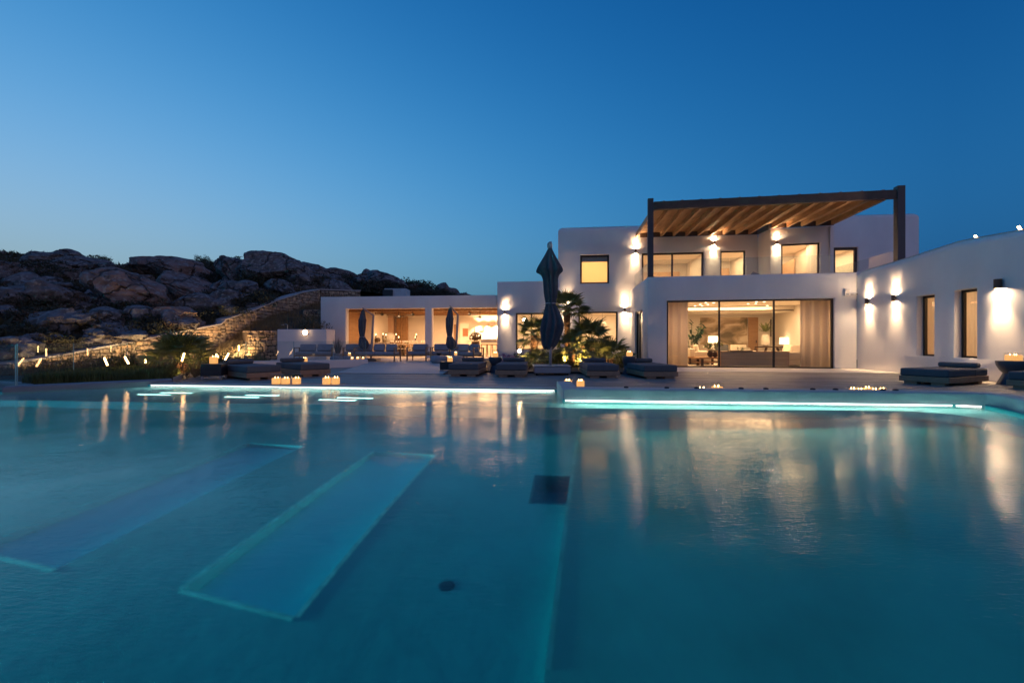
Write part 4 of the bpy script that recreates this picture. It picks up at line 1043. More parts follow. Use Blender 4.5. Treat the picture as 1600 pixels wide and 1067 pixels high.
MB().box(-.9, .9, -1, 1, .1, .5).build('mattress', SOFA_W, t, bevel=.05); MB().box(-.95, .95, 1.01, 1.1, 0, 1.15).build('headboard', STRIPE, t, bevel=.03)
for x in (-.42, .42): MB().cbox((x, .8, .62), (.7, .2, .4), rx=-.3).build('pillow', SOFA_W, t, bevel=.07)
# chairs on the upper terrace
for i, (px, py, F) in enumerate([(1041, 429, F_M), (1183, 426.5, F_M)]):
    c = F.pt(F.u(px, -1.2), -1.2, 2.98); t = empty('terrace_lounge_chair', c, ['grey lounge chair back peeping over the upper parapet by the left post', 'dark lounge chair back peeping over the upper parapet near its middle'][i], 'chair', rz=.4*(1-2*i))
    MB().box(-.35, .35, -.5, .4, .22, .36).build('seat', FAB_G, t, bevel=.04)
    MB().cbox((0, .5, .62), (.66, .14, .72), rx=-.45 if not i else .0, ry=.5 if i else 0).build('backrest', FAB_G, t, bevel=.05)
    for x in (-.3, .3):
        for y in (-.42, .34): MB().box(x-.03, x+.03, y-.03, y+.03, 0, .22).build('leg', WOODR, t)

# ---------------------------------------------------------------- pavilion dining
def in_pav(px, w, z=ZT): return F_P.pt(F_P.u(px, w), w, z)
c0 = in_pav(612, -3.4); c1 = in_pav(668, -2.9); L = (c1-c0).length; an = math.atan2(c1.y-c0.y, c1.x-c0.x)
t = empty('dining_table', (c0+c1)/2, 'long dining table set with glasses and tall candles in the left pavilion bay', 'table', rz=an)
MB().box(-L/2-.3, L/2+.3, -.5, .5, .70, .75).build('table_top', mat('pale_table_top', (.55, .42, .28), .5), t, bevel=.01)
for x in (-L/4-.1, L/4+.1): MB().box(x-.3, x+.3, -.25, .25, 0, .699).build('pedestal', DARKW, t, bevel=.02)
Mt = Matrix.Translation((c0+c1)/2) @ Matrix.Rotation(an, 4, 'Z')
def dchair(label):
    t = empty('dining_chair', (0, 0, 0), label, 'chair', 'pale wooden chairs round the long dining table')
    wdm = mat('pale_chair_wood', (.50, .33, .19), .5)
    MB().box(-.24, .24, -.22, .24, .43, .47).build('seat', mat('woven_seat', (.62, .52, .38), .8), t, bevel=.015)
    for x in (-.22, .22):
        MB().tube([(x, -.2, 0), (x, -.19, .43)], .018, 6).build('leg', wdm, t); MB().tube([(x, .22, 0), (x, .22, .44), (x*.98, .27, .68)], .018, 6).build('leg', wdm, t)
    q = MB(); q.tube([(-.27, -.02, .66), (-.26, .16, .69), (-.16, .27, .70), (0, .30, .705), (.16, .27, .70), (.26, .16, .69), (.27, -.02, .66)], .02, 6); q.build('backrest_hoop', wdm, t, smooth=True)
    MB().box(-.02, .02, .25, .27, .47, .69).build('back_splat', wdm, t)
    return t
dc = dchair('first'); first = True
pal = ['pale dining chair at the near side of the long table, %s', 'pale dining chair at the far side of the long table, %s']
ordn = ['at its left end', 'second from its left end', 'in the middle', 'second from its right end', 'at its right end']
for side in (0, 1):
    for k in range(5):
        p = Mt @ Vector((-L/2+.15+k*(L-.3)/4, (-.72, .72)[side], 0)); rz = an+(0 if side else PI)
        lb = pal[side] % ordn[k]
        if first: dc.location = p; dc.rotation_euler = (0, 0, rz); dc['label'] = lb; first = False
        else: dup(dc, p, rz, lb)
def candlestick(p, h, label):
    t = empty('candlestick', p, label, 'candlestick', 'dark candlesticks on the dining table')
    MB().lathe([(.05, 0), (.05, .01), (.012, .03), (.012, h), (.03, h+.01), (.03, h+.02)], p, 10).build('stick', BLACKM, t, world=True)
    MB().lathe([(.028, h+.02), (.028, h+.2)], p, 10).build('candle', BLACKM, t, world=True)
    MB().lathe([(.012, h+.20), (.022, h+.23), (.004, h+.30)], p, 8).build('flame', FLAME, t, world=True)
for i, (px, h) in enumerate([(577, .30), (587.5, .28), (598.5, .38), (603, .34), (619, .36), (623, .18), (650.5, .36), (649, .18)]):
    w_ = -3.6+.35*(i % 3-1); p = in_pav(px, w_, ZT+.752)
    lbs = ['leftmost dark candlestick in the pavilion, seen against the mirror', 'second dark candlestick from the left, at the mirror edge', 'left of the pair of candlesticks below the wall uplight', 'right of the pair of candlesticks below the wall uplight', 'tall candlestick in front of the timber panels', 'short candlestick in front of the timber panels', 'tall candlestick nearest the white pillar', 'short candlestick nearest the white pillar']
    if i < 2:
        if i == 0:
            sb = empty('sideboard', in_pav(583, -4.6), 'pale sideboard with vases and candles below the mirror', 'cabinet', rz=F_P.ang())
            MB().box(-1.6, 1.4, -.3, .3, 0, .80).build('carcass', SOFA_W, sb, bevel=.01); MB().box(-1.63, 1.43, -.33, .33, .802, .84).build('top', CERW, sb)
        p = in_pav(px, -4.6, ZT+.842)
    candlestick(p, h, lbs[i])
for i, (px, r_, cc, z, w_, lb) in enumerate([(590, .19, DARKW, .842, -4.6, 'round dark bowl vase on the sideboard below the mirror'), (608, .26, CERW, .842, -4.9, 'large pale round paper lamp behind the dining table'), (613, .17, DARKW, .752, -3.35, 'dark fruit bowl on the left end of the dining table'), (636, .15, mat('greenish_bowl', (.12, .14, .07), .5), .752, -3.2, 'low greenish bowl in the middle of the dining table')]):
    if i == 1:
        w_ = -6.0; sb = empty('plinth', in_pav(px, w_), 'pale plinth carrying the round paper lamp', 'plinth'); p = sb.location
        MB().box(-.35, .35, -.3, .3, 0, .84).build('block', PLASTER_IN, sb); r_ = .42
    p = in_pav(px, w_, ZT+z); t = empty('round_vase' if i != 1 else 'paper_lamp', p, lb, 'vase' if i != 1 else 'lamp')
    MB().lathe([(r_*.5, 0), (r_*.9, r_*.4), (r_, r_*.8), (r_*.85, r_*1.3), (r_*.5, r_*1.6)] if i in (0, 1) else [(r_*.4, 0), (r_, r_*.5), (r_*.93, r_*.5), (r_*.3, .05)], p, 20).build('bowl', cc, t, world=True, smooth=True)
q = MB()
for k in range(36):
    p = Mt @ Vector((random.uniform(-L/2, L/2), random.choice((-.3, .3))+random.uniform(-.08, .08), .752))
    q.lathe([(.03, 0), (.004, .005), (.004, .08), (.035, .1), (.04, .16), (.033, .2)], p, 6)
o = q.build('wine_glasses', mat('bright_glassware', (.85, .8, .7), .08, spec=1.0), None, base=True); tag(o, 'crowd of wine glasses and tumblers on the long dining table', 'glassware', kind='stuff')
# right bay: kitchen stools and flowers
for i, px in enumerate((740, 746)):
    p = in_pav(px, -3.2, ZT); t = empty('potted_shrub', p, ['left', 'right'][i]+' of the two dark round flower bunches in front of the kitchen', 'plant')
    MB().lathe([(.14, 0), (.14, .85), (.12, .9)], p, 14).build('tall_vase', DARKW, t, world=True)
    q = MB()
    for k in range(160):
        d = Vector((random.gauss(0, 1), random.gauss(0, 1), random.gauss(0, 1))).normalized()*random.uniform(.15, .29); q.cbox(p+Vector((0, 0, 1.2))+d, (.09, .06, .01), rz=random.uniform(0, 6), ry=random.uniform(-1, 1))
    q.build('flower_head', DARKW, t, world=True)
for i, px in enumerate((757, 765, 772)):
    p = in_pav(px, -2.4, ZT); t = empty('bar_stool', p, ['left', 'middle', 'right'][i]+' wooden bar stool at the bright kitchen', 'stool', 'bar stools of the pavilion kitchen')
    MB().cbox((p.x, p.y, p.z+.72), (.42, .4, .06)).build('seat', WOODR, t, world=True, bevel=.01)
    MB().cbox((p.x, p.y-.2, p.z+.92), (.42, .04, .22)).build('backrest', SOFA_W, t, world=True, bevel=.01)
    for a in (-1, 1):
        for b in (-1, 1): MB().tube([(p.x+a*.2, p.y+b*.18, p.z), (p.x+a*.17, p.y+b*.16, p.z+.69)], .018, 6).build('leg', WOODR, t, world=True)

# ---------------------------------------------------------------- daybeds by the pool
def daybed(label, W=.94, L=2.0, pillow=True, head='box'):
    t = empty('daybed', (0, 0, 0), label, 'lounger', 'low teak daybeds round the pool')
    MB().box(-W/2, W/2, 0, L, .065, .20).build('frame', WOOD_L, t, bevel=.008)
    for x in (-W/2+.10, W/2-.36):
        for y in (.03, L-.25): MB().box(x, x+.26, y, y+.18, 0, .064).build('leg', WOOD_L, t)
    MB().box(-W/2+.015, W/2-.015, .01, L*.66, .202, .385).build('mattress', FAB_B, t, bevel=.035, seg=3)
    MB().box(-W/2+.015, W/2-.015, L*.66+.006, L-.01, .202, .38).build('head_mattress', FAB_B, t, bevel=.035, seg=3)
    q = MB(); q.cbox((0, L-.2, .45), (W*.78, .24, .125)); q.build('bolster', FAB_B, t, bevel=.045, seg=3)
    return t
def place_bed(px, py, rz, label, W=.94, L=2.0, corner='left'):
    Y = EYE*FPX/(py-533.5); X = PX(px, Y); t = daybed(label, W, L)
    c, s = math.cos(rz), math.sin(rz)
    dx = W/2 if corner == 'left' else -W/2
    t.location = (X+c*dx, Y+s*dx, 0); t.rotation_euler = (0, 0, rz); return t
place_bed(699.5, 588.2, -.08, 'daybed with its foot to the pool, just right of the black side table')
place_bed(773.5, 589.2, -.06, 'daybed with its foot to the pool, left of the big umbrella base')
place_bed(917, 590.8, -.03, 'daybed right of the big umbrella base, left of the blue hourglass table')
place_bed(1006, 592.3, .05, 'daybed in front of the left curtain, right of the blue hourglass table', W=.98)
place_bed(385, 595, .88, 'daybed at the left end of the pool beside the black box table', W=.92, L=1.95)
place_bed(469, 589.5, .82, 'daybed behind the three lanterns, second from the left end of the pool', W=.92, L=1.95)
b5 = daybed('wide daybed with its corner to the pool in front of the two narrow windows', W=1.0, L=1.85)
b5.location = (9.90+.12, 11.05, 0); b5.rotation_euler = (0, 0, -1.16)
b5.location = ((9.78+10.18)/2, (11.50+10.60)/2, 0)
b6 = daybed('daybed cut off by the right edge of the photo, in front of the hourglass table', W=1.0, L=2.0)
b6.location = (11.25, 9.72, 0); b6.rotation_euler = (0, 0, -1.16)
def hourglass(px, py, r, h, label):
    Y = EYE*FPX/(py-533.5); c = (PX(px, Y), Y, 0); t = empty('hourglass_table', c, label, 'side table', 'round hourglass side tables')
    MB().lathe([(r*.95, 0), (r*.93, .02), (r*.70, h*.34), (r*.60, h*.48)], c, 28).build('pedestal', BLUEC, t, world=True, smooth=False)
    MB().lathe([(r*.60, h*.481), (r*.78, h*.6), (r*.95, h*.8), (r, h*.96), (r*.98, h)], c, 28).build('bowl_top', BLUEC, t, world=True, smooth=False)
    for o in t.children: shade_auto(o, 40)
    return Vector((c[0], c[1], h))
T1 = hourglass(774, 582, .23, .52, 'dark hourglass table with a lantern between the two left facing daybeds')
T2 = hourglass(982.5, 585.2, .215, .58, 'blue hourglass table with a lantern in front of the palms')
T3 = hourglass(1585, 601.0, .33, .58, 'wide blue hourglass table with a three wick candle at the right edge')
def lantern(p, label, r=.10, h=.245, wax=.62, group='glass candle lanterns'):
    h *= random.uniform(.95, 1.04); wax *= random.uniform(.84, 1.06)
    p = Vector(p); t = empty('candle_lantern', p, label, 'candle lantern', group)
    q = MB(); q.lathe([(r, 0.004), (r, h)], (0, 0, 0), 20, sq=5); q.f = q.f[:-2]; o = q.build('glass_cylinder', LGLASS, t)
    q = MB(); q.lathe([(r*.98, 0), (r*.98, .006)], (0, 0, 0), 20, sq=5); q.build('glass_base', LGLASS, t)
    MB().tube([(r*1.01*math.cos(a)*1.0, r*1.01*math.sin(a), h) for a in [k*PI/8 for k in range(17)]], .003, 4).build('rim', METAL, t)
    if wax: MB().lathe([(r*.84, .007), (r*.86, .02), (r*.86, h*wax), (r*.78, h*wax+.008), (r*.74, h*wax-.004)], (0, 0, 0), 18, sq=4).build('candle', WAX, t)
    for k in range(3):
        a = k*2*PI/3+.5; x, y = .42*r*math.cos(a), .42*r*math.sin(a); z = h*wax if wax else .02
        MB().lathe([(.004, z), (.010, z+.012), (.008, z+.025), (.001, z+.045)], (x, y, 0), 6).build('flame', FLAME, t)
    return t
def on_deck(px, py): Y = EYE*FPX/(py-533.5); return (PX(px, Y), Y, 0.002)
deckl = [(431.5, 600, 'leftmost of the three lanterns on the deck edge before the left daybeds'), (446.5, 600, 'middle of the three lanterns on the deck edge before the left daybeds'), (463.5, 600, 'rightmost of the three lanterns on the deck edge before the left daybeds'), (510.3, 600.4, 'left lantern of the pair on the deck edge right of the group of three'), (524.5, 600.4, 'right lantern of the pair on the deck edge right of the group of three'), (887.5, 604.6, 'left lantern of the pair beside the raised pool wall'), (907, 604.6, 'right lantern of the pair beside the raised pool wall')]
lan = []
for px, py, lb in deckl: lan.append(lantern(on_deck(px, py), lb))
def behind(px): X = PX(px, 9.1); Y = 8.5-.1015*(X-.95)+.62; return (PX(px, Y), Y, .002)
for px, lb in ((1097.5, 'left half hidden lantern behind the pool wall in front of the sliding doors'), (1120.5, 'right half hidden lantern behind the pool wall in front of the sliding doors')): lan.append(lantern(behind(px), lb, r=.105, h=.265, wax=.60))
for i, px in enumerate((1333, 1344.5, 1356, 1367, 1379)):
    lb = ['leftmost', 'second', 'third', 'fourth', 'rightmost'][i]+' of five low candle glasses behind the right pool wall'
    lan.append(lantern(behind(px), lb, r=.07, h=.222, wax=.76))
lan.append(lantern(T1+Vector((0, 0, .001)), 'lantern on the dark hourglass table between two daybeds', r=.11, h=.24))
lan.append(lantern(T2+Vector((.02, 0, .001)), 'lantern on the blue hourglass table before the palms', r=.105, h=.24))
lan.append(lantern(T3+Vector((-.02, 0, .001)), 'wide candle glass on the hourglass table at the right edge of the photo', r=.15, h=.19, wax=.75))
def boxtable(c, s, h, label, rz=0):
    t = empty('box_table', c, label, 'side table', 'black box side tables', rz=rz)
    MB().box(-s/2, s/2, -s/2, s/2, .10, h).build('box_body', BLACKM, t, bevel=.006)
    for x in (-s/2+.03, s/2-.03):
        for y in (-s/2+.03, s/2-.03): MB().box(x-.02, x+.02, y-.02, y+.02, 0, .099).build('leg', METAL_W, t)
    MB().box(-s/2, s/2, -s/2, -s/2+.02, .045, .07).build('foot_rail', METAL_W, t)
    return t
Y = EYE*FPX/(593.-533.5); c = Vector((PX(329.5, Y), Y+.15, 0)); boxtable(c, .5, .43, 'black box table with a candle at the left end of the deck', rz=.25)
lan.append(lantern(c+Vector((-.02, 0, .432)), 'wide candle on the black box table at the left end of the deck', r=.10, h=.22, wax=.85))
Y = EYE*FPX/(582-533.5); c = Vector((PX(697, Y), Y+.2, 0)); boxtable(c, .42, .36, 'black box table with a lantern left of the middle daybeds')
lan.append(lantern(c+Vector((.12, -.1, .362)), 'lantern on the black box table left of the middle daybeds', r=.10, h=.24))
c = Vector((PX(478, 15.6), 15.6, 0)); boxtable(c, .5, .33, 'low black table behind the second left daybed', rz=.6)
lan.append(lantern(c+Vector((-.05, 0, .332)), 'lantern on the low black table behind the second left daybed', r=.10, h=.24))
for i, px in enumerate((531, 538.2, 545)):
    Y = 18.2+i*.14
    lan.append(lantern((PX(px, Y), 18.6+.04*i-.35*0+.1, .312) if False else (-6.55+.18*i, 18.63+.14*i, .312), ['left', 'middle', 'right'][i]+' of three small tea light glasses on the white terrace kerb', r=.06, h=.12, wax=.5))

# ---------------------------------------------------------------- umbrellas
def big_umbrella():
    Y = 14.5; X = PX(861, Y)
    t = empty('big_closed_umbrella', (X, Y, 0), 'tall closed dark canvas umbrella on a grey wheeled base in front of the palms', 'umbrella')
    MB().box(-.56, .56, -.5, .5, .07, .27).build('base_box', METAL_W, t, bevel=.02)
    MB().box(-.58, .58, -.52, .52, .272, .30).build('base_lid', METAL_W, t, bevel=.008)
    for x in (-.48, .48):
        for y in (-.42, .42): MB().tube([(x-.025, y, .04), (x+.025, y, .04)], .038, 12).build('wheel', BLACKM, t)
    MB().tube([(-.02, 0, .30), (-.02, 0, .75), (-.02, 0, 3.9), (-.02, 0, 4.22)], .045, 12).build('mast', METAL_W, t, smooth=True)
    MB().lathe([(.05, 4.0), (.085, 4.03), (.08, 4.16), (.05, 4.2)], (-.04, 0, 0), 12).build('top_hub', METAL_W, t)
    # canopy: bundled cloth, profile read off the photograph (height, left, right)
    prof_ = [(.84, -.22, .05), (.95, -.28, .12), (1.1, -.28, .2), (1.35, -.30, .30), (1.55, -.27, .37), (1.75, -.22, .33), (1.95, -.2, .26), (2.15, -.17, .17), (2.26, -.15, .12), (2.45, -.2, .17), (2.8, -.22, .19), (3.05, -.22, .18), (3.2, -.27, .22), (3.27, -.38, .31), (3.34, -.40, .33), (3.5, -.32, .25), (3.75, -.2, .14), (3.95, -.12, .05), (4.04, -.08, .02)]
    q = MB(); n = 64; vs = []; fs = []
    for i, (z, a, b) in enumerate(prof_):
        cx, r = (a+b)/2, (b-a)/2
        for k in range(n):
            an = 2*PI*k/n
            f = 1+.26*math.sin(an*9+z*1.1+math.sin(z*2)*.7)*min(1, r*4)+.09*math.sin(an*19+z*3)
            vs.append((cx+r*math.cos(an)*f, r*.8*math.sin(an)*f, z-.06*math.sin(an*4+1)*(1 if i < 3 or 12 < i < 15 else .2)))
        if i:
            for k in range(n): fs.append(((i-1)*n+k, (i-1)*n+(k+1) % n, i*n+(k+1) % n, i*n+k))
    q.add(vs, fs); o = q.build('canopy', UMB, t, smooth=True, sub=1)
    q = MB(); q.tube([(-.015+.155*math.cos(a), .125*math.sin(a), 2.26) for a in [k*PI/12 for k in range(25)]], .022, 6); q.build('tie_strap', METAL, t, smooth=True)
big_umbrella()
def cant_umbrella(px0, pyt, pxm, pym, Y, label, yb):
    X = PX(px0, Y); t = empty('closed_cantilever_umbrella', (PX(pxm-4, Y+.5), Y+.5, ZT), label, 'umbrella', 'closed cantilever umbrellas before the pavilion')
    zt = PZ(pyt, Y); zm = PZ(pym, Y+.6); Xm = PX(pxm, Y+.6)
    MB().tube([(X, Y, zt), (Xm, Y+.6, zm)], .03, 8).build('arm', METAL_W, t, world=True)
    MB().tube([(Xm, Y+.6, zm+.03), (PX(pxm-4, Y+.5), Y+.5, ZT)], .05, 8).build('mast', METAL_W, t, world=True)
    MB().cbox((PX(pxm-4, Y+.5), Y+.5, ZT+.06), (.7, .7, .12)).build('base_plate', METAL_W, t, world=True, bevel=.01)
    h = zt-.75
    zs = [(0, .07), (.03, .15), (.10, .21), (.2, .20), (.28, .12), (.33, .085), (.42, .13), (.55, .15), (.72, .15), (.74, .17), (.76, .13), (.9, .10), (.97, .06), (1, .04)]
    q = MB(); n = 40; vs = []; fs = []
    for i, (f, r) in enumerate(zs):
        z = .55+ZT+(zt-.08-.55-ZT)*f
        for k in range(n):
            a = 2*PI*k/n; g = 1+.2*math.sin(a*7+z*2); vs.append((X+.02*math.sin(z*3)+r*g*math.cos(a)+(.05 if f < .25 else 0), Y+r*g*.8*math.sin(a), z))
        if i:
            for k in range(n): fs.append(((i-1)*n+k, (i-1)*n+(k+1) % n, i*n+(k+1) % n, i*n+k))
    q.add(vs, fs); q.build('canopy', UMB, t, world=True, smooth=True, sub=1)
    MB().tube([(X+.12*math.cos(a), Y+.1*math.sin(a), .55+ZT+(zt-.08-.55-ZT)*.31) for a in [k*PI/8 for k in range(17)]], .015, 5).build('tie_strap', METAL, t, world=True)
cant_umbrella(566.5, 481, 583.5, 493, 20.6, 'closed grey cantilever umbrella before the dining bay', 548)
cant_umbrella(703, 478, 715.5, 492, 20.0, 'closed grey cantilever umbrella before the kitchen bay', 545)

# ---------------------------------------------------------------- terrace lounge furniture
def lounge(px, Yb, L, label, rz=0, nb=2, kind='outdoor sofa', pil=FAB_G):
    t = empty('outdoor_'+('armchair' if L < 1.2 else 'sofa'), (PX(px, Yb), Yb, ZT), label, kind, rz=rz)
    D = .82
    for x in (-L/2, L/2-.05):
        for y in (-D/2, D/2-.05): MB().box(x, x+.05, y, y+.05, 0, .60).build('leg', WOOD_L, t)
        MB().box(x-.005, x+.055, -D/2-.005, D/2+.005, .601, .635).build('arm_rail', WOOD_L, t)
    MB().box(-L/2+.051, L/2-.051, -D/2, -D/2+.04, .24, .30).box(-L/2+.051, L/2-.051, D/2-.04, D/2, .24, .30).build('seat_rail', WOOD_L, t)
    MB().box(-L/2+.051, L/2-.051, D/2-.04, D/2, .601, .635).build('back_rail', WOOD_L, t)
    n = max(1, round(L/.9)); s = (L-.12)/n
    for k in range(n): MB().box(-L/2+.06+k*s+.005, -L/2+.06+(k+1)*s-.005, -D/2+.02, D/2-.05, .301, .44).build('seat_cushion', FAB_G, t, bevel=.03)
    s = (L-.16)/nb
    for k in range(nb): MB().cbox((-L/2+.08+(k+.5)*s, D/2-.2, .615), (s-.06, .17, .34), rx=-.3, rz=random.uniform(-.1, .1)).build('back_cushion', pil if k % 2 == 0 else FAB_G, t, bevel=.06, seg=3)
    return t
lounge(493, 20.6, 1.65, 'grey outdoor sofa behind the glass panels at the left of the terrace', rz=.15, nb=2)
lounge(553, 20.9, .95, 'grey outdoor armchair by the tall thin grass pot', rz=.3, nb=1)
lounge(590, 20.6, 1.9, 'grey outdoor sofa under the left cantilever umbrella', rz=-.1, nb=3)
lounge(655, 21.4, .95, 'lone grey outdoor armchair in front of the white pillar', rz=-.12, nb=1)
lounge(702, 21.6, 1.7, 'grey outdoor sofa under the right cantilever umbrella', rz=.05, nb=2)
lounge(729, 20.0, 1.3, 'outdoor sofa piled with pale cushions before the kitchen bay', rz=-.5, nb=2, pil=FAB_L)
def pouf(px, Y, r, h, label):
    c = (PX(px, Y), Y, ZT); t = empty('round_pouf', c, label, 'pouf', 'round grey poufs on the terrace')
    MB().lathe([(r*.82, 0), (r, h*.25), (r, h*.75), (r*.84, h)], c, 24).build('pouf_body', FAB_G, t, world=True, smooth=True)
    MB().lathe([(r*.5, h+.001), (r*.5, h+.015)], c, 20).build('tray_top', METAL_W, t, world=True)
    return Vector((c[0], c[1], c[2]+h+.016))
Q1 = pouf(686, 19.2, .36, .30, 'round grey pouf left of the black box table with the lantern')
Q2 = pouf(712, 18.9, .33, .30, 'round grey pouf right of the black box table, carrying a small lantern')
Q3 = pouf(527, 19.6, .30, .26, 'left of the two round poufs behind the tea lights')
Q4 = pouf(546, 19.8, .32, .26, 'right of the two round poufs behind the tea lights, with a small lantern')
lan.append(lantern(Q2, 'small lantern on the pouf right of the black box table', r=.07, h=.2)); lan.append(lantern(Q4, 'small lantern on the pouf behind the terrace kerb', r=.07, h=.17))
t = empty('flower_bowl', Q1, 'dark little bowl on the left round pouf', 'bowl')
MB().lathe([(.06, 0), (.13, .09), (.12, .1)], Q1, 14).build('bowl', BLACKM, t, world=True)
# glass balustrades
def glass_run(pts, z0, z1, label, name='glass_balustrade', th=.014):
    t = empty(name, (pts[0][0], pts[0][1], z0 if not isinstance(z0, list) else z0[0]), label, 'glass balustrade')
    for i in range(len(pts)-1):
        a, b = Vector(pts[i]), Vector(pts[i+1]); F = Fr(a, b)
        MB().fbox(F, .01, F.len-.01, -th/2, th/2, z0, z1).build('glass_panel', BALGLASS, t, world=True)
        MB().fbox(F, .0, .009, -th*.7, th*.7, z0, z1+.001).fbox(F, F.len-.009, F.len, -th*.7, th*.7, z0, z1+.001).build('panel_edge', EDGEG, t, world=True)
    return t
glass_run([(-12.9, 11.1), (-10.82, 9.92)], .05, .98, 'frontmost glass panel at the left edge of the photo, standing on the grey kerb')
glass_run([(-10.85, 9.98), (-11.9, 12.35), (-12.6, 14.9), (-11.5, 17.0)], .03, 1.0, 'glass panels crossing the grass between kerb and stone wall')
glass_run([(-11.4, 17.1), (-10.0, 17.1), (-8.3, 17.3), (-7.15, 18.2), (-6.12, 19.05)], .31, 1.06, 'glass panels on the white kerb before the terrace sofas')
# ---------------------------------------------------------------- low white wall, bulkhead lamp, shower
gw = empty('garden_wall', (-10.2, 22, 0), 'low white wall with a round glowing lamp left of the pavilion', 'wall')
F_G = Fr((PX(433, 22.2), 22.2), (PX(510, 22.0), 22.0)); zg = F_G.z(470, 514.5)
MB().fbox(F_G, 0, F_G.len, -.9, 0, -.3, zg).build('wall_body', PLASTER, gw, world=True, bevel=.03)
u = F_G.u(477.5); z = F_G.z(477, 519.5)
t = empty('bulkhead_lamp', F_G.pt(u, 0, z), 'round bright lamp on the low white garden wall', 'wall lamp')
MB().tube([F_G.pt(u, .003, z), F_G.pt(u, .03, z)], .15, 18).build('back_plate', METAL_W, t, world=True)
q = MB(); q.tube([F_G.pt(u, .031, z), F_G.pt(u, .08, z), F_G.pt(u, .11, z)], [.12, .11, .06], 18); q.build('glowing_lens', emit('bulkhead_lens', (1, .62, .30), 26), t, world=True)
x = PX(447.5, 22.8)
t = empty('outdoor_shower', (x, 23.2, zg-.02), 'bent chrome shower head above the low white garden wall', 'shower')
MB().tube([(x, 22.9, zg-.9+.9), (x, 22.9, zg+.24), (x-.04, 22.9, zg+.27), (x-.22, 22.9, zg+.27)], .02, 8).build('pipe', METAL, t, world=True)
MB().lathe([(.07, 0), (.07, .02)], (x-.24, 22.9, zg+.235), 12).build('shower_head', METAL, t, world=True)

# ---------------------------------------------------------------- stone wall climbing the slope
def stone_wall(path, label, thick=.55, nst=300, cap=True, seed=3, tag_first=True):
    rnd = random.Random(seed); o = path[len(path)//2]
    t = empty('stone_wall', (o[0], o[1], min(p[3] for p in path)), label, 'stone wall')
    core = MB(); capm = MB(); allst = []
    for i in range(len(path)-1):
        (x0, y0, t0, b0), (x1, y1, t1, b1) = path[i], path[i+1]; F = Fr((x0, y0), (x1, y1)); Lw = F.len
        q = [F.xy(0, 0), F.xy(Lw, 0), F.xy(Lw, -thick), F.xy(0, -thick)]
        if i: q[3] = F.xy(-.0, -thick)
        bb = [b0-.6, b1-.6, b1-.6, b0-.6]; tt = [t0-.06, t1-.06, t1-.06, t0-.06]
        core.hexa([(p[0], p[1], z) for p, z in zip(q, bb)]+[(p[0], p[1], z) for p, z in zip(q, tt)])
        if cap:
            qq = [F.xy(-.02, .06), F.xy(Lw+.02, .06), F.xy(Lw+.02, -thick-.05), F.xy(-.02, -thick-.05)]
            capm.hexa([(p[0], p[1], z-.059) for p, z in zip(qq, [t0, t1, t1, t0])]+[(p[0], p[1], z+.01) for p, z in zip(qq, [t0, t1, t1, t0])])
        zb = min(b0, b1)-.1; v = 0
        hmax = max(t0, t1)
        z = zb
        while z < hmax:
            hh = rnd.uniform(.09, .21); u = rnd.uniform(-.2, .1)
            while u < Lw:
                ww = rnd.uniform(.10, .42)*(1 if rnd.random() < .8 else .6); du = rnd.uniform(-.05, .05); f = min(1, max(0, (u+ww/2)/Lw)); tl = t0+(t1-t0)*f-.07; bl = b0+(b1-b0)*f-.15
                zt = min(z+hh, tl)
                if zt-z > .07 and z+hh > bl and u+ww < Lw+.2: allst.append((F, u+.012, min(u+ww-.012, Lw), z+.01+(rnd.uniform(-.03, .03) if z > zb else 0), zt-.01+(rnd.uniform(-.025, .03) if zt < tl-.06 else 0), t))
                u += ww
            z += hh
    core.build('mortar_core', MORTAR, t, world=True)
    if cap: capm.build('cap_slab', mat('cap_stone', (.36, .36, .36), .8, var=.2, vscale=2), t, world=True)
    rnd.shuffle(allst)
    allst.sort(key=lambda s: -((s[2]-s[1])*(s[4]-s[3])/(s[0].o.y**2)))
    rest = {0: MB(), 1: MB()}
    for k, (F, a, b, z0, z1, _) in enumerate(allst):
        q = MB() if k < nst else rest[k % 2]
        pr = rnd.uniform(.03, .10); ch = min(b-a, z1-z0)*rnd.uniform(.16, .3); j = lambda: rnd.uniform(-.25, .25)*ch
        outer = [(a, z0+ch+j()), (a+ch, z0), (b-ch+j(), z0), (b, z0+ch), (b, z1-ch+j()), (b-ch, z1), (a+ch+j(), z1), (a, z1-ch)]
        cx, cz = (a+b)/2, (z0+z1)/2
        vs = [F.pt(u, .0, z) for u, z in outer]+[F.pt(cx+(u-cx)*.94, pr*.7, cz+(z-cz)*.94) for u, z in outer]+[F.pt(cx+(u-cx)*.6+j()*.3, pr+rnd.uniform(-.012, .012), cz+(z-cz)*.6) for u, z in outer]
        fs = [(i, (i+1) % 8, 8+(i+1) % 8, 8+i) for i in range(8)]+[(8+i, 8+(i+1) % 8, 16+(i+1) % 8, 16+i) for i in range(8)]+[tuple(range(16, 24))]
        q.add(vs, fs)
        if k < nst: q.build('stone', WSTONE if k % 3 else WSTONE2, t, world=True)
    for i in (0, 1):
        if rest[i].v: o = rest[i].build('small_stones', (WSTONE, WSTONE2)[i], t, world=True); o['kind'] = 'stuff'
    return t
stone_wall(wallp[:12], 'long rough stone wall climbing from the pool garden up the slope to the pavilion')
FRU = [(PX(385, 22.6), 22.6, PZ(515, 22.6), -.2), (PX(432, 23.4), 23.4, PZ(514, 23.4), -.2)]
stone_wall([(PX(384, 22.4), 22.4, PZ(514.5, 22.4), -.1), (PX(437, 23.5), 23.5, PZ(514, 23.5), -.1)], 'short dark stone terrace wall left of the low white wall', nst=60, cap=False, seed=8)
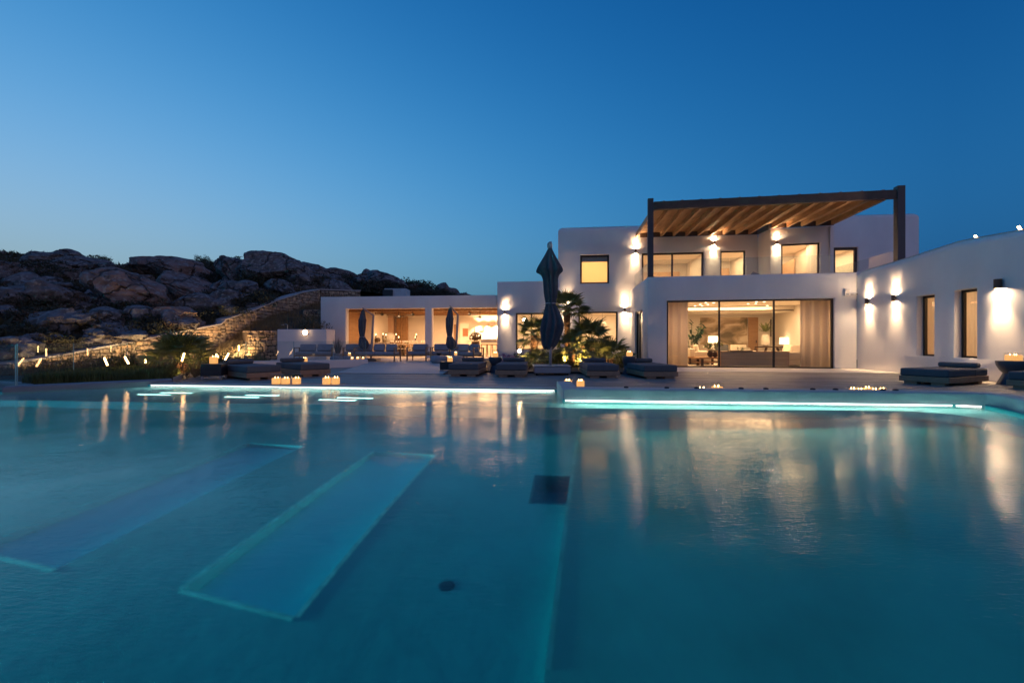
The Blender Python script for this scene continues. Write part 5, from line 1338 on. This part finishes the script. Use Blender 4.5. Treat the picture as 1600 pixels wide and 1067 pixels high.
stone_wall([(PX(478, 26.4), 26.4, PZ(482, 26.4), 1.6), (PX(503, 27.2), 27.2, PZ(482, 27.2), 1.6)], 'small stone wall piece against the left end of the pavilion roof', nst=30, cap=False, seed=9)
t = empty('roof_hatch', (PX(614, 31), 31.5, 3.9), 'dark opening of a small white outbuilding behind the pavilion roof', 'outbuilding')
MB().cbox((PX(621, 31.5), 31.5, 4.15), (1.5, 1.2, 1.0)).build('outbuilding_body', CONC, t, world=True, bevel=.03)
MB().cbox((PX(607, 31.0), 31.0, 4.15), (.65, .5, .8)).build('dark_opening', BLACKM, t, world=True)

# ---------------------------------------------------------------- boulders on the hillside
def boulder_mesh(seed, sub=4, flat=.0, cuts=7, amp=.17, name='boulder'):
    cr_on = sub > 4
    rnd = random.Random(seed); bm = bmesh.new(); bmesh.ops.create_icosphere(bm, subdivisions=sub, radius=1)
    pl = []
    for _ in range(cuts):
        n = Vector((rnd.gauss(0, 1), rnd.gauss(0, 1), rnd.gauss(0, .8))).normalized(); pl.append((n, rnd.uniform(.62, .92)))
    off = Vector((seed*3.1, seed*1.7, 0))
    cr = [(Vector((rnd.gauss(0, 1), rnd.gauss(0, .5), rnd.gauss(0, 1))).normalized(), rnd.uniform(-.4, .4)) for _ in range(2)]
    for v in bm.verts:
        p = v.co.copy()
        for n, d in pl:
            e = p.dot(n)-d
            if e > 0: p -= n*e*.97
        r = noise.fractal(p*1.3+off, 1, 2, 4)*amp+noise.fractal(p*6+off, .8, 2.1, 5)*amp*.2
        p += v.co*r
        if not cr_on: v.co = p; continue
        for n, d in cr:
            e = abs(p.dot(n)-d+.05*noise.noise(p*3+off))
            if e < .03: p -= v.co*.10*(1-e/.03)
        v.co = p
    me = bpy.data.meshes.new(name); bm.to_mesh(me); bm.free(); me.shade_smooth(); me.set_sharp_from_angle(angle=R(30)); return me
bigs = [  # px, py, w px, h px, tilt, rosy, label
    (193, 462, 142, 66, .30, 1, 'biggest rosy granite boulder, slanting and cracked, in the middle of the left hillside'),
    (257, 423, 122, 44, .10, 1, 'flat topped rosy boulder on the crest, lying on top of another one'),
    (300, 452, 110, 40, .42, 1, 'smooth sloping boulder under the flat topped one'),
    (263, 500, 84, 38, .0, 1, 'low rounded boulder behind the garden palm'),
    (425, 421, 112, 50, .22, 0, 'broad dome of bare rock on the skyline right of the fig bush'),
    (372, 430, 80, 46, .45, 0, 'rock flank leaning right below the fig bush'),
    (43, 453, 92, 34, -.1, 0, 'wide pale boulder at the left edge of the hillside'),
    (60, 404, 70, 26, .0, 0, 'rounded boulder just under the left crest'),
    (103, 400, 42, 20, .1, 0, 'blocky flat boulder on the left crest'),
    (118, 412, 90, 22, .05, 0, 'long flat slab under the left crest'),
    (100, 449, 36, 20, .3, 0, 'small lens shaped boulder above the dark scrub'),
    (88, 481, 26, 20, .2, 0, 'upright small boulder left of the biggest one'),
    (60, 471, 28, 14, .0, 0, 'small flat boulder in the dark scrub at the left'),
    (10, 475, 40, 26, .0, 0, 'low grey boulder near the left edge'),
    (150, 512, 76, 26, .15, 0, 'grey boulder at the foot of the biggest one'),
    (115, 497, 46, 22, -.2, 0, 'dark boulder below the scrub at the left'),
    (358, 489, 26, 20, -.1, 0, 'small pale boulder just above the stone wall'),
    (340, 484, 20, 14, .1, 0, 'smaller pale boulder just above the stone wall'),
    (483, 428, 76, 36, .3, 0, 'smooth rock hump on the skyline above the climbing wall'),
    (530, 437, 72, 30, .22, 0, 'second rock hump on the skyline above the pavilion'),
    (574, 430, 18, 20, .0, 0, 'square knob of rock standing on the skyline'),
    (598, 442, 72, 30, .30, 0, 'sloping rock right of the square knob'),
    (692, 452, 22, 20, .2, 0, 'rounded rock tooth near the right end of the ridge'),
    (706, 457, 28, 14, .3, 0, 'low rock at the right end of the ridge'),
    (655, 455, 50, 14, .1, 0, 'low flat rock on the ridge above the pavilion roof'),
    (515, 447, 60, 20, .15, 0, 'grey rock slab behind the climbing stone wall'),
    (440, 452, 60, 24, .35, 0, 'rock slab above the top of the climbing stone wall'),
    (215, 492, 56, 26, .2, 0, 'grey boulder between the biggest boulder and the palm'),
]
for i, (px, py, w, h, tilt, rosy, lb) in enumerate(bigs):
    p = hit(px, py+h*.28); Y = p.y; sx = w/2/FPX*Y*1.08; sz = h/2/FPX*Y*1.12; cz = PZ(py, Y)
    me = boulder_mesh(20+i, 5 if w > 60 else 4, cuts=8); me.materials.append(ROCKR if rosy else ROCK)
    o = place('boulder', me, None, (PX(px, Y), Y+sx*.25, cz), (random.uniform(-.15, .15), tilt, random.uniform(-.2, .2)), (sx, max(sx*.75, sz*1.1), sz))
    tag(o, lb, 'boulder')
rnd = random.Random(4)
rm_ = [boulder_mesh(60+k, 4, cuts=9, amp=.25) for k in range(7)]
for me in rm_: me.materials.append(ROCK)
def okspot(px, py): return True
for k in range(230):
    px = rnd.uniform(-40, 735); ys = interp(sky_rock, px); yb = 533.5+ (EYE-interp(wp_px, px, 2))*FPX/interp(wp_px, px, 1)
    py = ys+1+(yb-ys-4)*rnd.random()**.9
    if yb-ys < 6: continue
    p = hit(px, py); s = rnd.choice((.22, .3, .4, .55, .8, 1.1))*rnd.uniform(.7, 1.2)*(.6+.4*p.y/40)
    if px < 150 and 412 < py < 440: s *= .55
    o = place('boulder', rm_[k % 7], None, (p.x, p.y, p.z+s*.1), (rnd.uniform(-.2, .2), rnd.uniform(-.2, .35), rnd.uniform(0, 6)), (s*1.3, s, s*rnd.uniform(.45, .75)))
    tag(o, 'weathered granite boulder lying among the dark scrub of the hillside', 'boulder', 'granite boulders strewn over the hillside')
# loose dry-stone rubble on the slope at left
q = MB()
for k in range(520):
    px = rnd.uniform(0, 185); py = rnd.uniform(415, 442)+abs(px-60)*.02
    p = hit(px, py); s = rnd.uniform(.12, .38)
    q.cbox((p.x, p.y, p.z+s*.2+.1), (s*1.5, s, s*.6), rz=rnd.uniform(0, 3), rx=rnd.uniform(-.3, .3), ry=rnd.uniform(-.3, .3))
o = q.build('rubble', ROCK, base=True, bevel=0); tag(o, 'loose rubble of an old dry stone wall under the left crest', 'rubble', kind='stuff')

# scrub ---------------------------------------------------------------
def leafclump(seed, n, r, h, size, name='foliage', up=.3, stem=0):
    rnd = random.Random(seed); q = MB()
    for k in range(n):
        d = Vector((rnd.gauss(0, 1), rnd.gauss(0, 1), abs(rnd.gauss(0, 1)))).normalized()*rnd.random()**.35
        lob = 1+.25*noise.noise(d*2.3+Vector((seed, 0, 0)))*2
        c = Vector((d.x*r*lob, d.y*r*lob, d.z*h*lob+.02)); s = size*rnd.uniform(.6, 1.5)
        a = Vector((rnd.gauss(0, 1), rnd.gauss(0, 1), rnd.gauss(0, 1)+up)).normalized(); b = a.cross(Vector((rnd.gauss(0, 1), rnd.gauss(0, 1), rnd.gauss(0, 1)))).normalized()
        q.add([c-a*s, c+b*s*.32, c+a*s, c-b*s*.32], [(0, 1, 2, 3)])
    for k in range(stem):
        an = rnd.uniform(0, 6.28); e = (math.cos(an)*r*.7, math.sin(an)*r*.7, h*rnd.uniform(.7, 1.15)); q.tube([(0, 0, 0), e], [.02, .004], 4)
    return q.mesh(name)
sc = [leafclump(k, 900, 1.0, .62, .075, stem=8) for k in range(4)]
for k, me in enumerate(sc): me.materials.append(SCRUBL if k != 2 else DRYSCR)
for k in range(290):
    px = rnd.uniform(-40, 735); ys = interp(sky_rock, px); yb = 533.5+(EYE-interp(wp_px, px, 2))*FPX/interp(wp_px, px, 1)
    if yb-ys < 6: continue
    py = ys+2+(yb-ys-3)*rnd.random()**.8
    p = hit(px, py); s = rnd.uniform(.5, 1.3)*(.5+.5*p.y/35)
    o = place('scrub_bush', sc[k % 4], None, (p.x, p.y, p.z-.05), (rnd.uniform(-.15, .15), 0, rnd.uniform(0, 6)), (s, s, s*rnd.uniform(.7, 1.1)))
    tag(o, 'low dark scrub bush growing between the boulders of the hillside', 'bush', 'scrub bushes on the hillside')
# dry tufts and cushions covering the hill between the bushes
q = MB()
for k in range(9000):
    px = rnd.uniform(-30, 735); ys = interp(sky_rock, px); yb = 533.5+(EYE-interp(wp_px, px, 2))*FPX/interp(wp_px, px, 1)
    if yb-ys < 5: continue
    dx = (px-800)/FPX; y = rnd.uniform(interp(wp_px, px, 1)+.5, 52); x = dx*y; z = H(x, y); s = rnd.uniform(.12, .4)
    for j in range(4):
        a = rnd.uniform(0, 6.28); q.add([(x+rnd.uniform(-.2, .2), y+rnd.uniform(-.2, .2), z-.05), (x+math.cos(a)*s*.35, y+math.sin(a)*s*.35, z-.02), (x+math.cos(a+.6)*s*.7, y+math.sin(a+.6)*s*.7, z+s*rnd.uniform(.5, 1.2))], [(0, 1, 2)])
o = q.build('dry_tufts', SCRUBL, base=True); tag(o, 'dry tufts and cushions of scrub covering the hillside soil', 'scrub', kind='stuff')
# fig bush on the skyline
p = hit(318, 401)
fm = leafclump(77, 2600, 1.0, .95, .06, stem=14); fm.materials.append(mat('fig_bush_leaf', (.05, .085, .05), .6, var=.4, vscale=1, coord='World'))
o = place('fig_bush', fm, None, (PX(316, p.y-2.5), p.y-2.5, PZ(414, p.y-2.5)), (0, 0, 0), (1.9, 1.6, 1.75)); tag(o, 'large leafy fig bush on the crest between two rock domes', 'bush')
for px, py, s in ((640, 444, .6), (652, 447, .5), (628, 440, .5)):
    p = hit(px, py+3); o = place('scrub_bush', sc[0], None, (p.x, p.y, p.z), (0, 0, 0), (s*.6, s*.6, s*1.6)); tag(o, ['thin upright bush on the ridge, rightmost but one', 'thin upright bush on the ridge, rightmost', 'thin upright bush on the ridge, leftmost of three'][(640, 652, 628).index(px)], 'bush')
# bush behind the low white wall
bm_ = leafclump(88, 2600, .9, .95, .05, stem=20); bm_.materials.append(mat('olive_leaf', (.08, .085, .045), .7, var=.4, vscale=2, coord='World'))
o = place('olive_bush', bm_, None, (PX(484, 24.3), 24.3, 1.0), (0, 0, 0), (1.25, 1.0, 1.35)); tag(o, 'round olive bush behind the low white garden wall', 'bush')
o = place('olive_bush', bm_, None, (PX(463, 24.8), 24.8, .9), (0, 0, 2), (.8, .8, 1.0)); tag(o, 'smaller olive bush behind the shower pipe', 'bush')

# ---------------------------------------------------------------- palms
def fan_leaf():
    q = MB(); pl = .55
    q.tube([(0, 0, 0), (pl*.5, 0, .03), (pl, 0, 0)], [.014, .010, .006], 5, caps=False)
    n = 18
    for k in range(n):
        a = (k/(n-1)-.5)*PI*1.15; L = .52*(1-.22*abs(a)/1.8)*random.uniform(.9, 1.05)
        d = Vector((math.cos(a), math.sin(a), 0)); pr = Vector((-d.y, d.x, 0)); b = Vector((pl, 0, 0)); fold = .02
        droop = -.14*random.uniform(.5, 1.3)
        m1 = b+d*L*.55; tip = b+d*L+Vector((0, 0, droop)); w = .026
        q.add([b, m1+pr*w+Vector((0, 0, -.01)), tip, m1-pr*w+Vector((0, 0, -.01)), m1+Vector((0, 0, fold))], [(0, 4, 1), (1, 4, 2), (0, 3, 4), (3, 2, 4)])
    me = q.mesh('leaf'); me.materials.append(PALML); return me
LEAF = [fan_leaf() for _ in range(4)]
def palm(loc, trunk_h, scale, n, label, lean=(0, 0), elmin=-.5, tr=.12, seed=1, elmax=1.35):
    rnd = random.Random(seed); t = empty('fan_palm', loc, label, 'palm')
    top = Vector((lean[0], lean[1], trunk_h))
    if trunk_h > .15:
        pts = [Vector((0, 0, -.05)), Vector((lean[0]*.3, lean[1]*.3, trunk_h*.5)), top-Vector((0, 0, .15)), top]
        q = MB(); q.tube(pts, [tr*.85, tr*.8, tr*1.25, tr*.9], 12); q.build('trunk', TRUNKM, t, smooth=True)
        q = MB()
        for k in range(int(160*min(1.5, trunk_h))):
            f = rnd.random(); c = Vector((lean[0]*f*f, lean[1]*f*f, trunk_h*f)); an = rnd.uniform(0, 6.28); r = tr*(.85+.4*(f > .75)); d = Vector((math.cos(an), math.sin(an), .9)).normalized()
            q.tube([c+Vector((math.cos(an)*r*.8, math.sin(an)*r*.8, 0)), c+Vector((math.cos(an)*r*.8, math.sin(an)*r*.8, 0))+d*.11], [.022, .006], 4)
        o = q.build('trunk_stubs', TRUNKM, t); o['kind'] = 'stuff'
    for k in range(n):
        f = (k+.5)/n; el = elmin+(elmax-elmin)*f+rnd.uniform(-.12, .12); az = k*2.4+rnd.uniform(-.3, .3)
        place('leaf', LEAF[k % 4], t, top+Vector((math.cos(az), math.sin(az), 0))*tr*.4, (rnd.uniform(-.5, .5), -el, az), (scale*rnd.uniform(.85, 1.12),)*3)
    return t
palm((PX(886, 19.6), 19.6, .03), 2.35, .98, 34, 'tallest fan palm, its crown above the hanging umbrella tie', lean=(0, 0), seed=2, elmin=-.35)
palm((PX(832, 18.6), 18.6, .03), 1.25, .95, 28, 'fan palm left of the big umbrella in front of the lower window', lean=(.15, 0), seed=3)
palm((PX(918, 18.8), 18.8, .03), 1.05, 1.05, 30, 'fan palm with wide drooping leaves right of the big umbrella', lean=(.1, 0), seed=4)
palm((PX(893, 17.9), 17.9, .03), .7, .85, 22, 'fan palm low behind the big umbrella, at the foot of the tallest one', seed=5)
palm((PX(952, 17.5), 17.5, .03), .35, .95, 20, 'small upright fan palm near the blue hourglass table', seed=6, elmin=.15)
palm((PX(842, 17.2), 17.2, .03), .2, .7, 14, 'short fan palm behind the left half of the umbrella base', seed=8, elmin=.0)
palm((PX(283, 13.6), 13.6, .0), .42, 1.02, 34, 'bushy fan palm in the grass before the stone wall', seed=7, elmin=-.05)
# shrubs under the palms
shm = [leafclump(200+k, 700, .5, .55, .045, stem=10) for k in range(3)]
for me in shm: me.materials.append(SHRUBL)
drm = leafclump(210, 260, .45, .5, .07, stem=40); drm.materials.append(LILAC)
for k, (px, py, s) in enumerate([(825, 578, 1.0), (848, 572, .9), (868, 574, 1.15), (885, 574, 1.2), (903, 576, 1.3), (925, 577, 1.1), (948, 574, 1.0), (965, 577, .9), (812, 570, .9), (898, 566, 1.1), (940, 568, 1.1), (996, 578, .55), (975, 568, .9), (880, 562, 1.3), (858, 560, 1.2)]):
    Y = min(21, EYE*FPX/(py-533.5)+.6); o = place('garden_shrub', shm[k % 3], None, (PX(px, Y), Y, .03), (0, 0, k), (s, s, s))
    lbs = ['leafy shrub at the feet of the palms behind the big umbrella', 'x']; tag(o, 'small leafy shrub in the planting bed under the palms', 'shrub', 'shrubs under the palms')
for k, (px, py, s) in enumerate([(785, 573, .9), (796, 571, .8), (718, 567, .8), (803, 573, .7)]):
    Y = EYE*FPX/(py-533.5); o = place('lavender_plant', drm, None, (PX(px, Y), Y, .05), (0, 0, k), (s, s, s)); tag(o, ['dry lavender left behind the second middle daybed', 'dry lavender between the hourglass table and the lamp block', 'dry plant right of the black box table lantern', 'dry lavender behind the second middle daybed'][k], 'plant')
# tall thin grass pot on terrace
c = Vector((PX(528, 20.4), 20.4, ZT)); t = empty('potted_grass', c, 'tall thin grey grass in a pot between the terrace sofas', 'plant')
MB().lathe([(.14, 0), (.2, .35), (.19, .37)], c, 16).build('pot', METAL_W, t, world=True)
q = MB()
for k in range(220):
    a = random.uniform(0, 6.28); r = random.uniform(.02, .34); b0 = c+Vector((math.cos(a)*.08, math.sin(a)*.08, .35)); e = c+Vector((math.cos(a)*r, math.sin(a)*r, random.uniform(.75, 1.15)))
    s = Vector((-math.sin(a), math.cos(a), 0))*.008; q.add([b0-s, b0+s, e], [(0, 1, 2)])
q.build('blades', mat('dusty_grass', (.16, .15, .13), .9), t, world=True)

# ---------------------------------------------------------------- grass in the garden
def grass(name, poly, n, hmin, hmax, m, label, seed, zf=lambda x, y: .03, wid=.012, leanf=.4, clump=2.2, thr=-1):
    rnd = random.Random(seed); q = MB(); V = []; Fc = []
    xs = [p[0] for p in poly]; ys = [p[1] for p in poly]; x0, x1, y0, y1 = min(xs), max(xs), min(ys), max(ys); c = 0; tries = 0
    while c < n and tries < n*8:
        tries += 1; x, y = rnd.uniform(x0, x1), rnd.uniform(y0, y1)
        if not inpoly(x, y, poly): continue
        nn = noise.noise(Vector((x*clump, y*clump, seed)))
        if nn < thr: continue
        h = rnd.uniform(hmin, hmax)*(1+.5*nn); a = rnd.uniform(0, 6.28); l = rnd.uniform(0, leanf)*h; z = zf(x, y); b = len(V)
        dx, dy = math.cos(a), math.sin(a); wx, wy = -dy*wid, dx*wid
        mx, my = x+dx*l*.35, y+dy*l*.35
        V += [(x-wx, y-wy, z), (x+wx, y+wy, z), (mx+wx*.7, my+wy*.7, z+h*.6), (mx-wx*.7, my-wy*.7, z+h*.6), (x+dx*l, y+dy*l, z+h)]; Fc += [(b, b+1, b+2, b+3), (b+3, b+2, b+4)]; c += 1
    q.v = V; q.f = Fc
    o = q.build(name, m, base=True); tag(o, label, 'grass', kind='stuff'); return o
grass('grass', [(-11.0, 10.45), (-9.2, 11.8), (-9.95, 13.8), (-11.5, 13.4), (-12.6, 12.4), (-11.4, 10.6)], 26000, .12, .30, GRASS, 'green ornamental grass behind the grey pool kerb', 1)
grass('grass', [(-11.5, 13.4), (-9.95, 13.8), (-10.2, 16), (-9.8, 16.9), (-12.2, 16.9), (-13.3, 13.6), (-12.6, 12.4)], 14000, .12, .26, GRASS, 'green grass between the glass panels and the palm', 2)
grass('grass', [(-13.3, 13.6), (-12.4, 17), (-9, 17.6), (-11.6, 20.8), (-12, 22), (-14.4, 21.5), (-16.2, 15.5), (-16, 13.6)], 11000, .10, .30, DRYG, 'dry straw coloured grass at the foot of the stone wall', 3, leanf=.5)
GS = []
def slope_grass():
    rnd = random.Random(4); q = MB()
    for k in range(9000):
        x, y, z = spt(rnd.random(), rnd.random()); h = rnd.uniform(.08, .32)*(1+.5*noise.noise(Vector((x*2, y*2, 4)))); a = rnd.uniform(0, 6.28); l = rnd.uniform(0, .5)*h; dx, dy = math.cos(a), math.sin(a)
        q.add([(x+dy*.012, y-dx*.012, z-.03), (x-dy*.012, y+dx*.012, z-.03), (x+dx*l, y+dy*l, z+h)], [(0, 1, 2)])
    o = q.build('grass', DRYG, base=True); tag(o, 'dry grass on the slope between the stone wall and the pavilion', 'grass', kind='stuff')
SA = [(-15.3, 21.2, .0), (-14.7, 23, .85), (-14.1, 25, 2.1), (-13.8, 26.5, 2.6), (-13.2, 28.5, 3.15), (-12.7, 30, 3.55), (-12.5, 31, 3.6)]
SB = [(-13.7, 21.2, -.05), (-13.05, 22.45, .9), (-12.5, 22.95, 1.62), (-12.0, 23.55, 1.62), (-11.0, 25.2, 1.9), (-10.9, 28.5, 2.6), (-10.8, 31, 3.2)]
def spt(s, t):
    f = s*6; i = min(5, int(f)); f -= i
    a = [SA[i][k]+(SA[i+1][k]-SA[i][k])*f for k in range(3)]; b = [SB[i][k]+(SB[i+1][k]-SB[i][k])*f for k in range(3)]
    p = [a[k]+(b[k]-a[k])*t for k in range(3)]; p[2] += fb(Vector((p[0]*.9, p[1]*.9, 1)))*.14*min(1, 4*t*(1-t)+.2); return p
def slope():
    m = MB(); n = 40; vs = [tuple(spt(j/n, i/10)) for j in range(n+1) for i in range(11)]
    m.add(vs, [(j*11+i, j*11+i+1, (j+1)*11+i+1, (j+1)*11+i) for j in range(n) for i in range(10)])
    for j in range(n): a, b = vs[j*11+10], vs[(j+1)*11+10]; m.add([a, b, (b[0], b[1], -.5), (a[0], a[1], -.5)], [(0, 3, 2, 1)])
    o = m.build('garden_slope', HILL, smooth=True); tag(o, kind='structure')
slope()
slope_grass()
# flowering stems by the glass
gsm = [leafclump(300+k, 420, .38, .5, .035, stem=16) for k in range(2)]
gsm[0].materials.append(SHRUBL); gsm[1].materials.append(DRYG)
for k, (px, Y, s) in enumerate([(112, 14.4, 1.2), (128, 14.0, 1.0), (150, 14.8, 1.2), (168, 13.8, .9), (190, 14.2, 1.5), (205, 14.6, 1.2), (222, 15, 1.0), (246, 14.6, 1.1), (310, 14.6, 1.1), (322, 15.4, 1.5), (336, 16, 1.4), (60, 14.2, .9), (82, 14.6, 1.0), (365, 17.9, 1.0), (378, 18.2, 1.1), (392, 18.4, 1.2), (408, 18.3, 1.0), (240, 12.9, .8), (262, 12.7, .8), (305, 12.9, .9)]):
    o = place('garden_shrub', gsm[k % 2 if k != 4 else 0], None, (PX(px, Y), Y, .03), (0, 0, k*1.3), (s, s, s)); tag(o, 'small wild shrub between the pool grass and the stone wall', 'shrub', 'shrubs along the stone wall')

# ---------------------------------------------------------------- garden lamps
def rod_lamp(px, py, Y, tilt, label, L=.23, e=14, gz=.03):
    X = PX(px, Y); z = PZ(py, Y); t = empty('rod_lamp', (X, Y, gz), label, 'lamp', 'tilted glowing rod lamps')
    d = Vector((math.sin(tilt), 0, math.cos(tilt)))
    MB().tube([(X, Y, gz-.05), (X, Y, z-L/2-.03)], .010, 6).build('stake', BLACKM, t, world=True)
    c = Vector((X, Y, z)); MB().tube([c-d*L/2, c+d*L/2], .02, 10).build('glowing_tube', ROD, t, world=True)
    MB().tube([c-d*(L/2+.03), c-d*(L/2+.001)], .028, 10).build('socket', BLACKM, t, world=True)
for a in [(165.5, 565, 12.6, -.4, 'bright rod lamp standing lowest in the grass left of the palm'), (198, 563, 12.9, -.5, 'rod lamp leaning left, second in the grass before the palm'), (227.5, 561, 13.2, -.05, 'almost upright rod lamp just left of the palm'), (239, 553, 16.5, .1, 'small upright rod lamp behind the left leaves of the palm'), (286, 558, 12.7, .3, 'rod lamp leaning right in front of the palm'), (336, 558, 14.6, .45, 'left of the crossed pair of rod lamps behind the black box table'), (339, 561, 14.1, .3, 'right of the crossed pair of rod lamps behind the black box table'), (354.5, 557, 14.4, .5, 'rod lamp leaning right above the first daybed pillow'), (373, 544, 19.0, .0, 'small far rod lamp behind the glass right of the palm'), (273, 549, 15.5, .0, 'rod lamp half hidden in the palm leaves')]:
    rod_lamp(*a)
def uplight(x, y, tgt, e, label, z=.03, ang=110):
    t = empty('ground_spotlight', (x, y, z), label, 'spotlight', 'ground spotlights of the garden')
    c = Vector((x, y, z+.12)); d = (Vector(tgt)-c).normalized()
    MB().tube([c-d*.07, c+d*.05], .04, 10).build('spot_head', BLACKM, t, world=True); MB().tube([(x, y, z-.05), c-d*.03], .01, 6).build('stake', BLACKM, t, world=True)
    MB().tube([c+d*.0505, c+d*.054], .03, 10).build('lens', BULB2, t, world=True)
    light('SPOT', c+d*.06, e, (1, .56, .23), t, size=.03, target=tgt, angle=ang, blend=.8, name='lamp_light')
wl = [(60, 15.2, .25), (100, 15.9, .5), (150, 16.9, .7), (190, 17.7, .9), (235, 18.8, 1.1), (300, 20.6, 1.4), (343, 21.4, 1.6), (372, 22.2, 1.8)]
wn = ['first', 'second', 'third', 'fourth', 'fifth', 'sixth', 'seventh', 'eighth']
for k, (px, Y, tz) in enumerate(wl):
    x = PX(px, Y)+.9; yw = Y+.7
    uplight(PX(px+7, Y-.5), Y-.5, (PX(px, Y+1.5), Y+1.5, tz), 380 if k < 6 else 420, wn[k]+' ground spotlight from the left at the foot of the stone wall')
uplight(PX(884, 18.6), 18.6, (PX(886, 19.6), 19.7, 2.4), 650, 'ground spotlight below the tallest palm')
uplight(PX(838, 17.6), 17.6, (PX(832, 18.6), 18.7, 1.6), 380, 'ground spotlight below the left palm of the planting bed')
uplight(PX(905, 17.4), 17.4, (PX(918, 18.8), 18.9, 1.3), 400, 'ground spotlight below the drooping palm')
uplight(PX(945, 16.6), 16.6, (PX(952, 17.6), 17.7, .9), 50, 'ground spotlight below the small upright palm')
uplight(PX(292, 12.9), 12.9, (PX(283, 13.8), 13.8, .7), 80, 'ground spotlight below the garden palm')
for k, (px, py, Y, lb) in enumerate([(818.5, 499.5, 19.6, 'glaring bulb on an added pole standing in for a window reflection, left of the big umbrella'), (811.5, 548.5, 17.2, 'glaring bare bulb low on a thin pole above the second daybed pillow')]):  # high bulb and its pole are added for a lamp's reflection in the window
    c = Vector((PX(px, Y), Y, PZ(py, Y))); t = empty('pole_spotlight', (c.x, c.y, .03), lb, 'spotlight')
    MB().tube([(c.x, c.y+.04, .0), (c.x, c.y+.04, c.z-.02)], .015, 6).build('pole', BLACKM, t, world=True)
    MB().tube([c+Vector((0, .1, 0)), c+Vector((0, .01, 0))], .05, 10).build('spot_head', BLACKM, t, world=True)
    q = MB(); q.lathe([(.01, -.055), (.045, -.035), (.055, 0), (.045, .035), (.01, .055)], c+Vector((0, -.03, 0)), 12); q.build('bulb', GLOBE, t, world=True, smooth=True)
# underwater wash from the strips (they line the foot of the far walls)
bpy.context.view_layer.update()
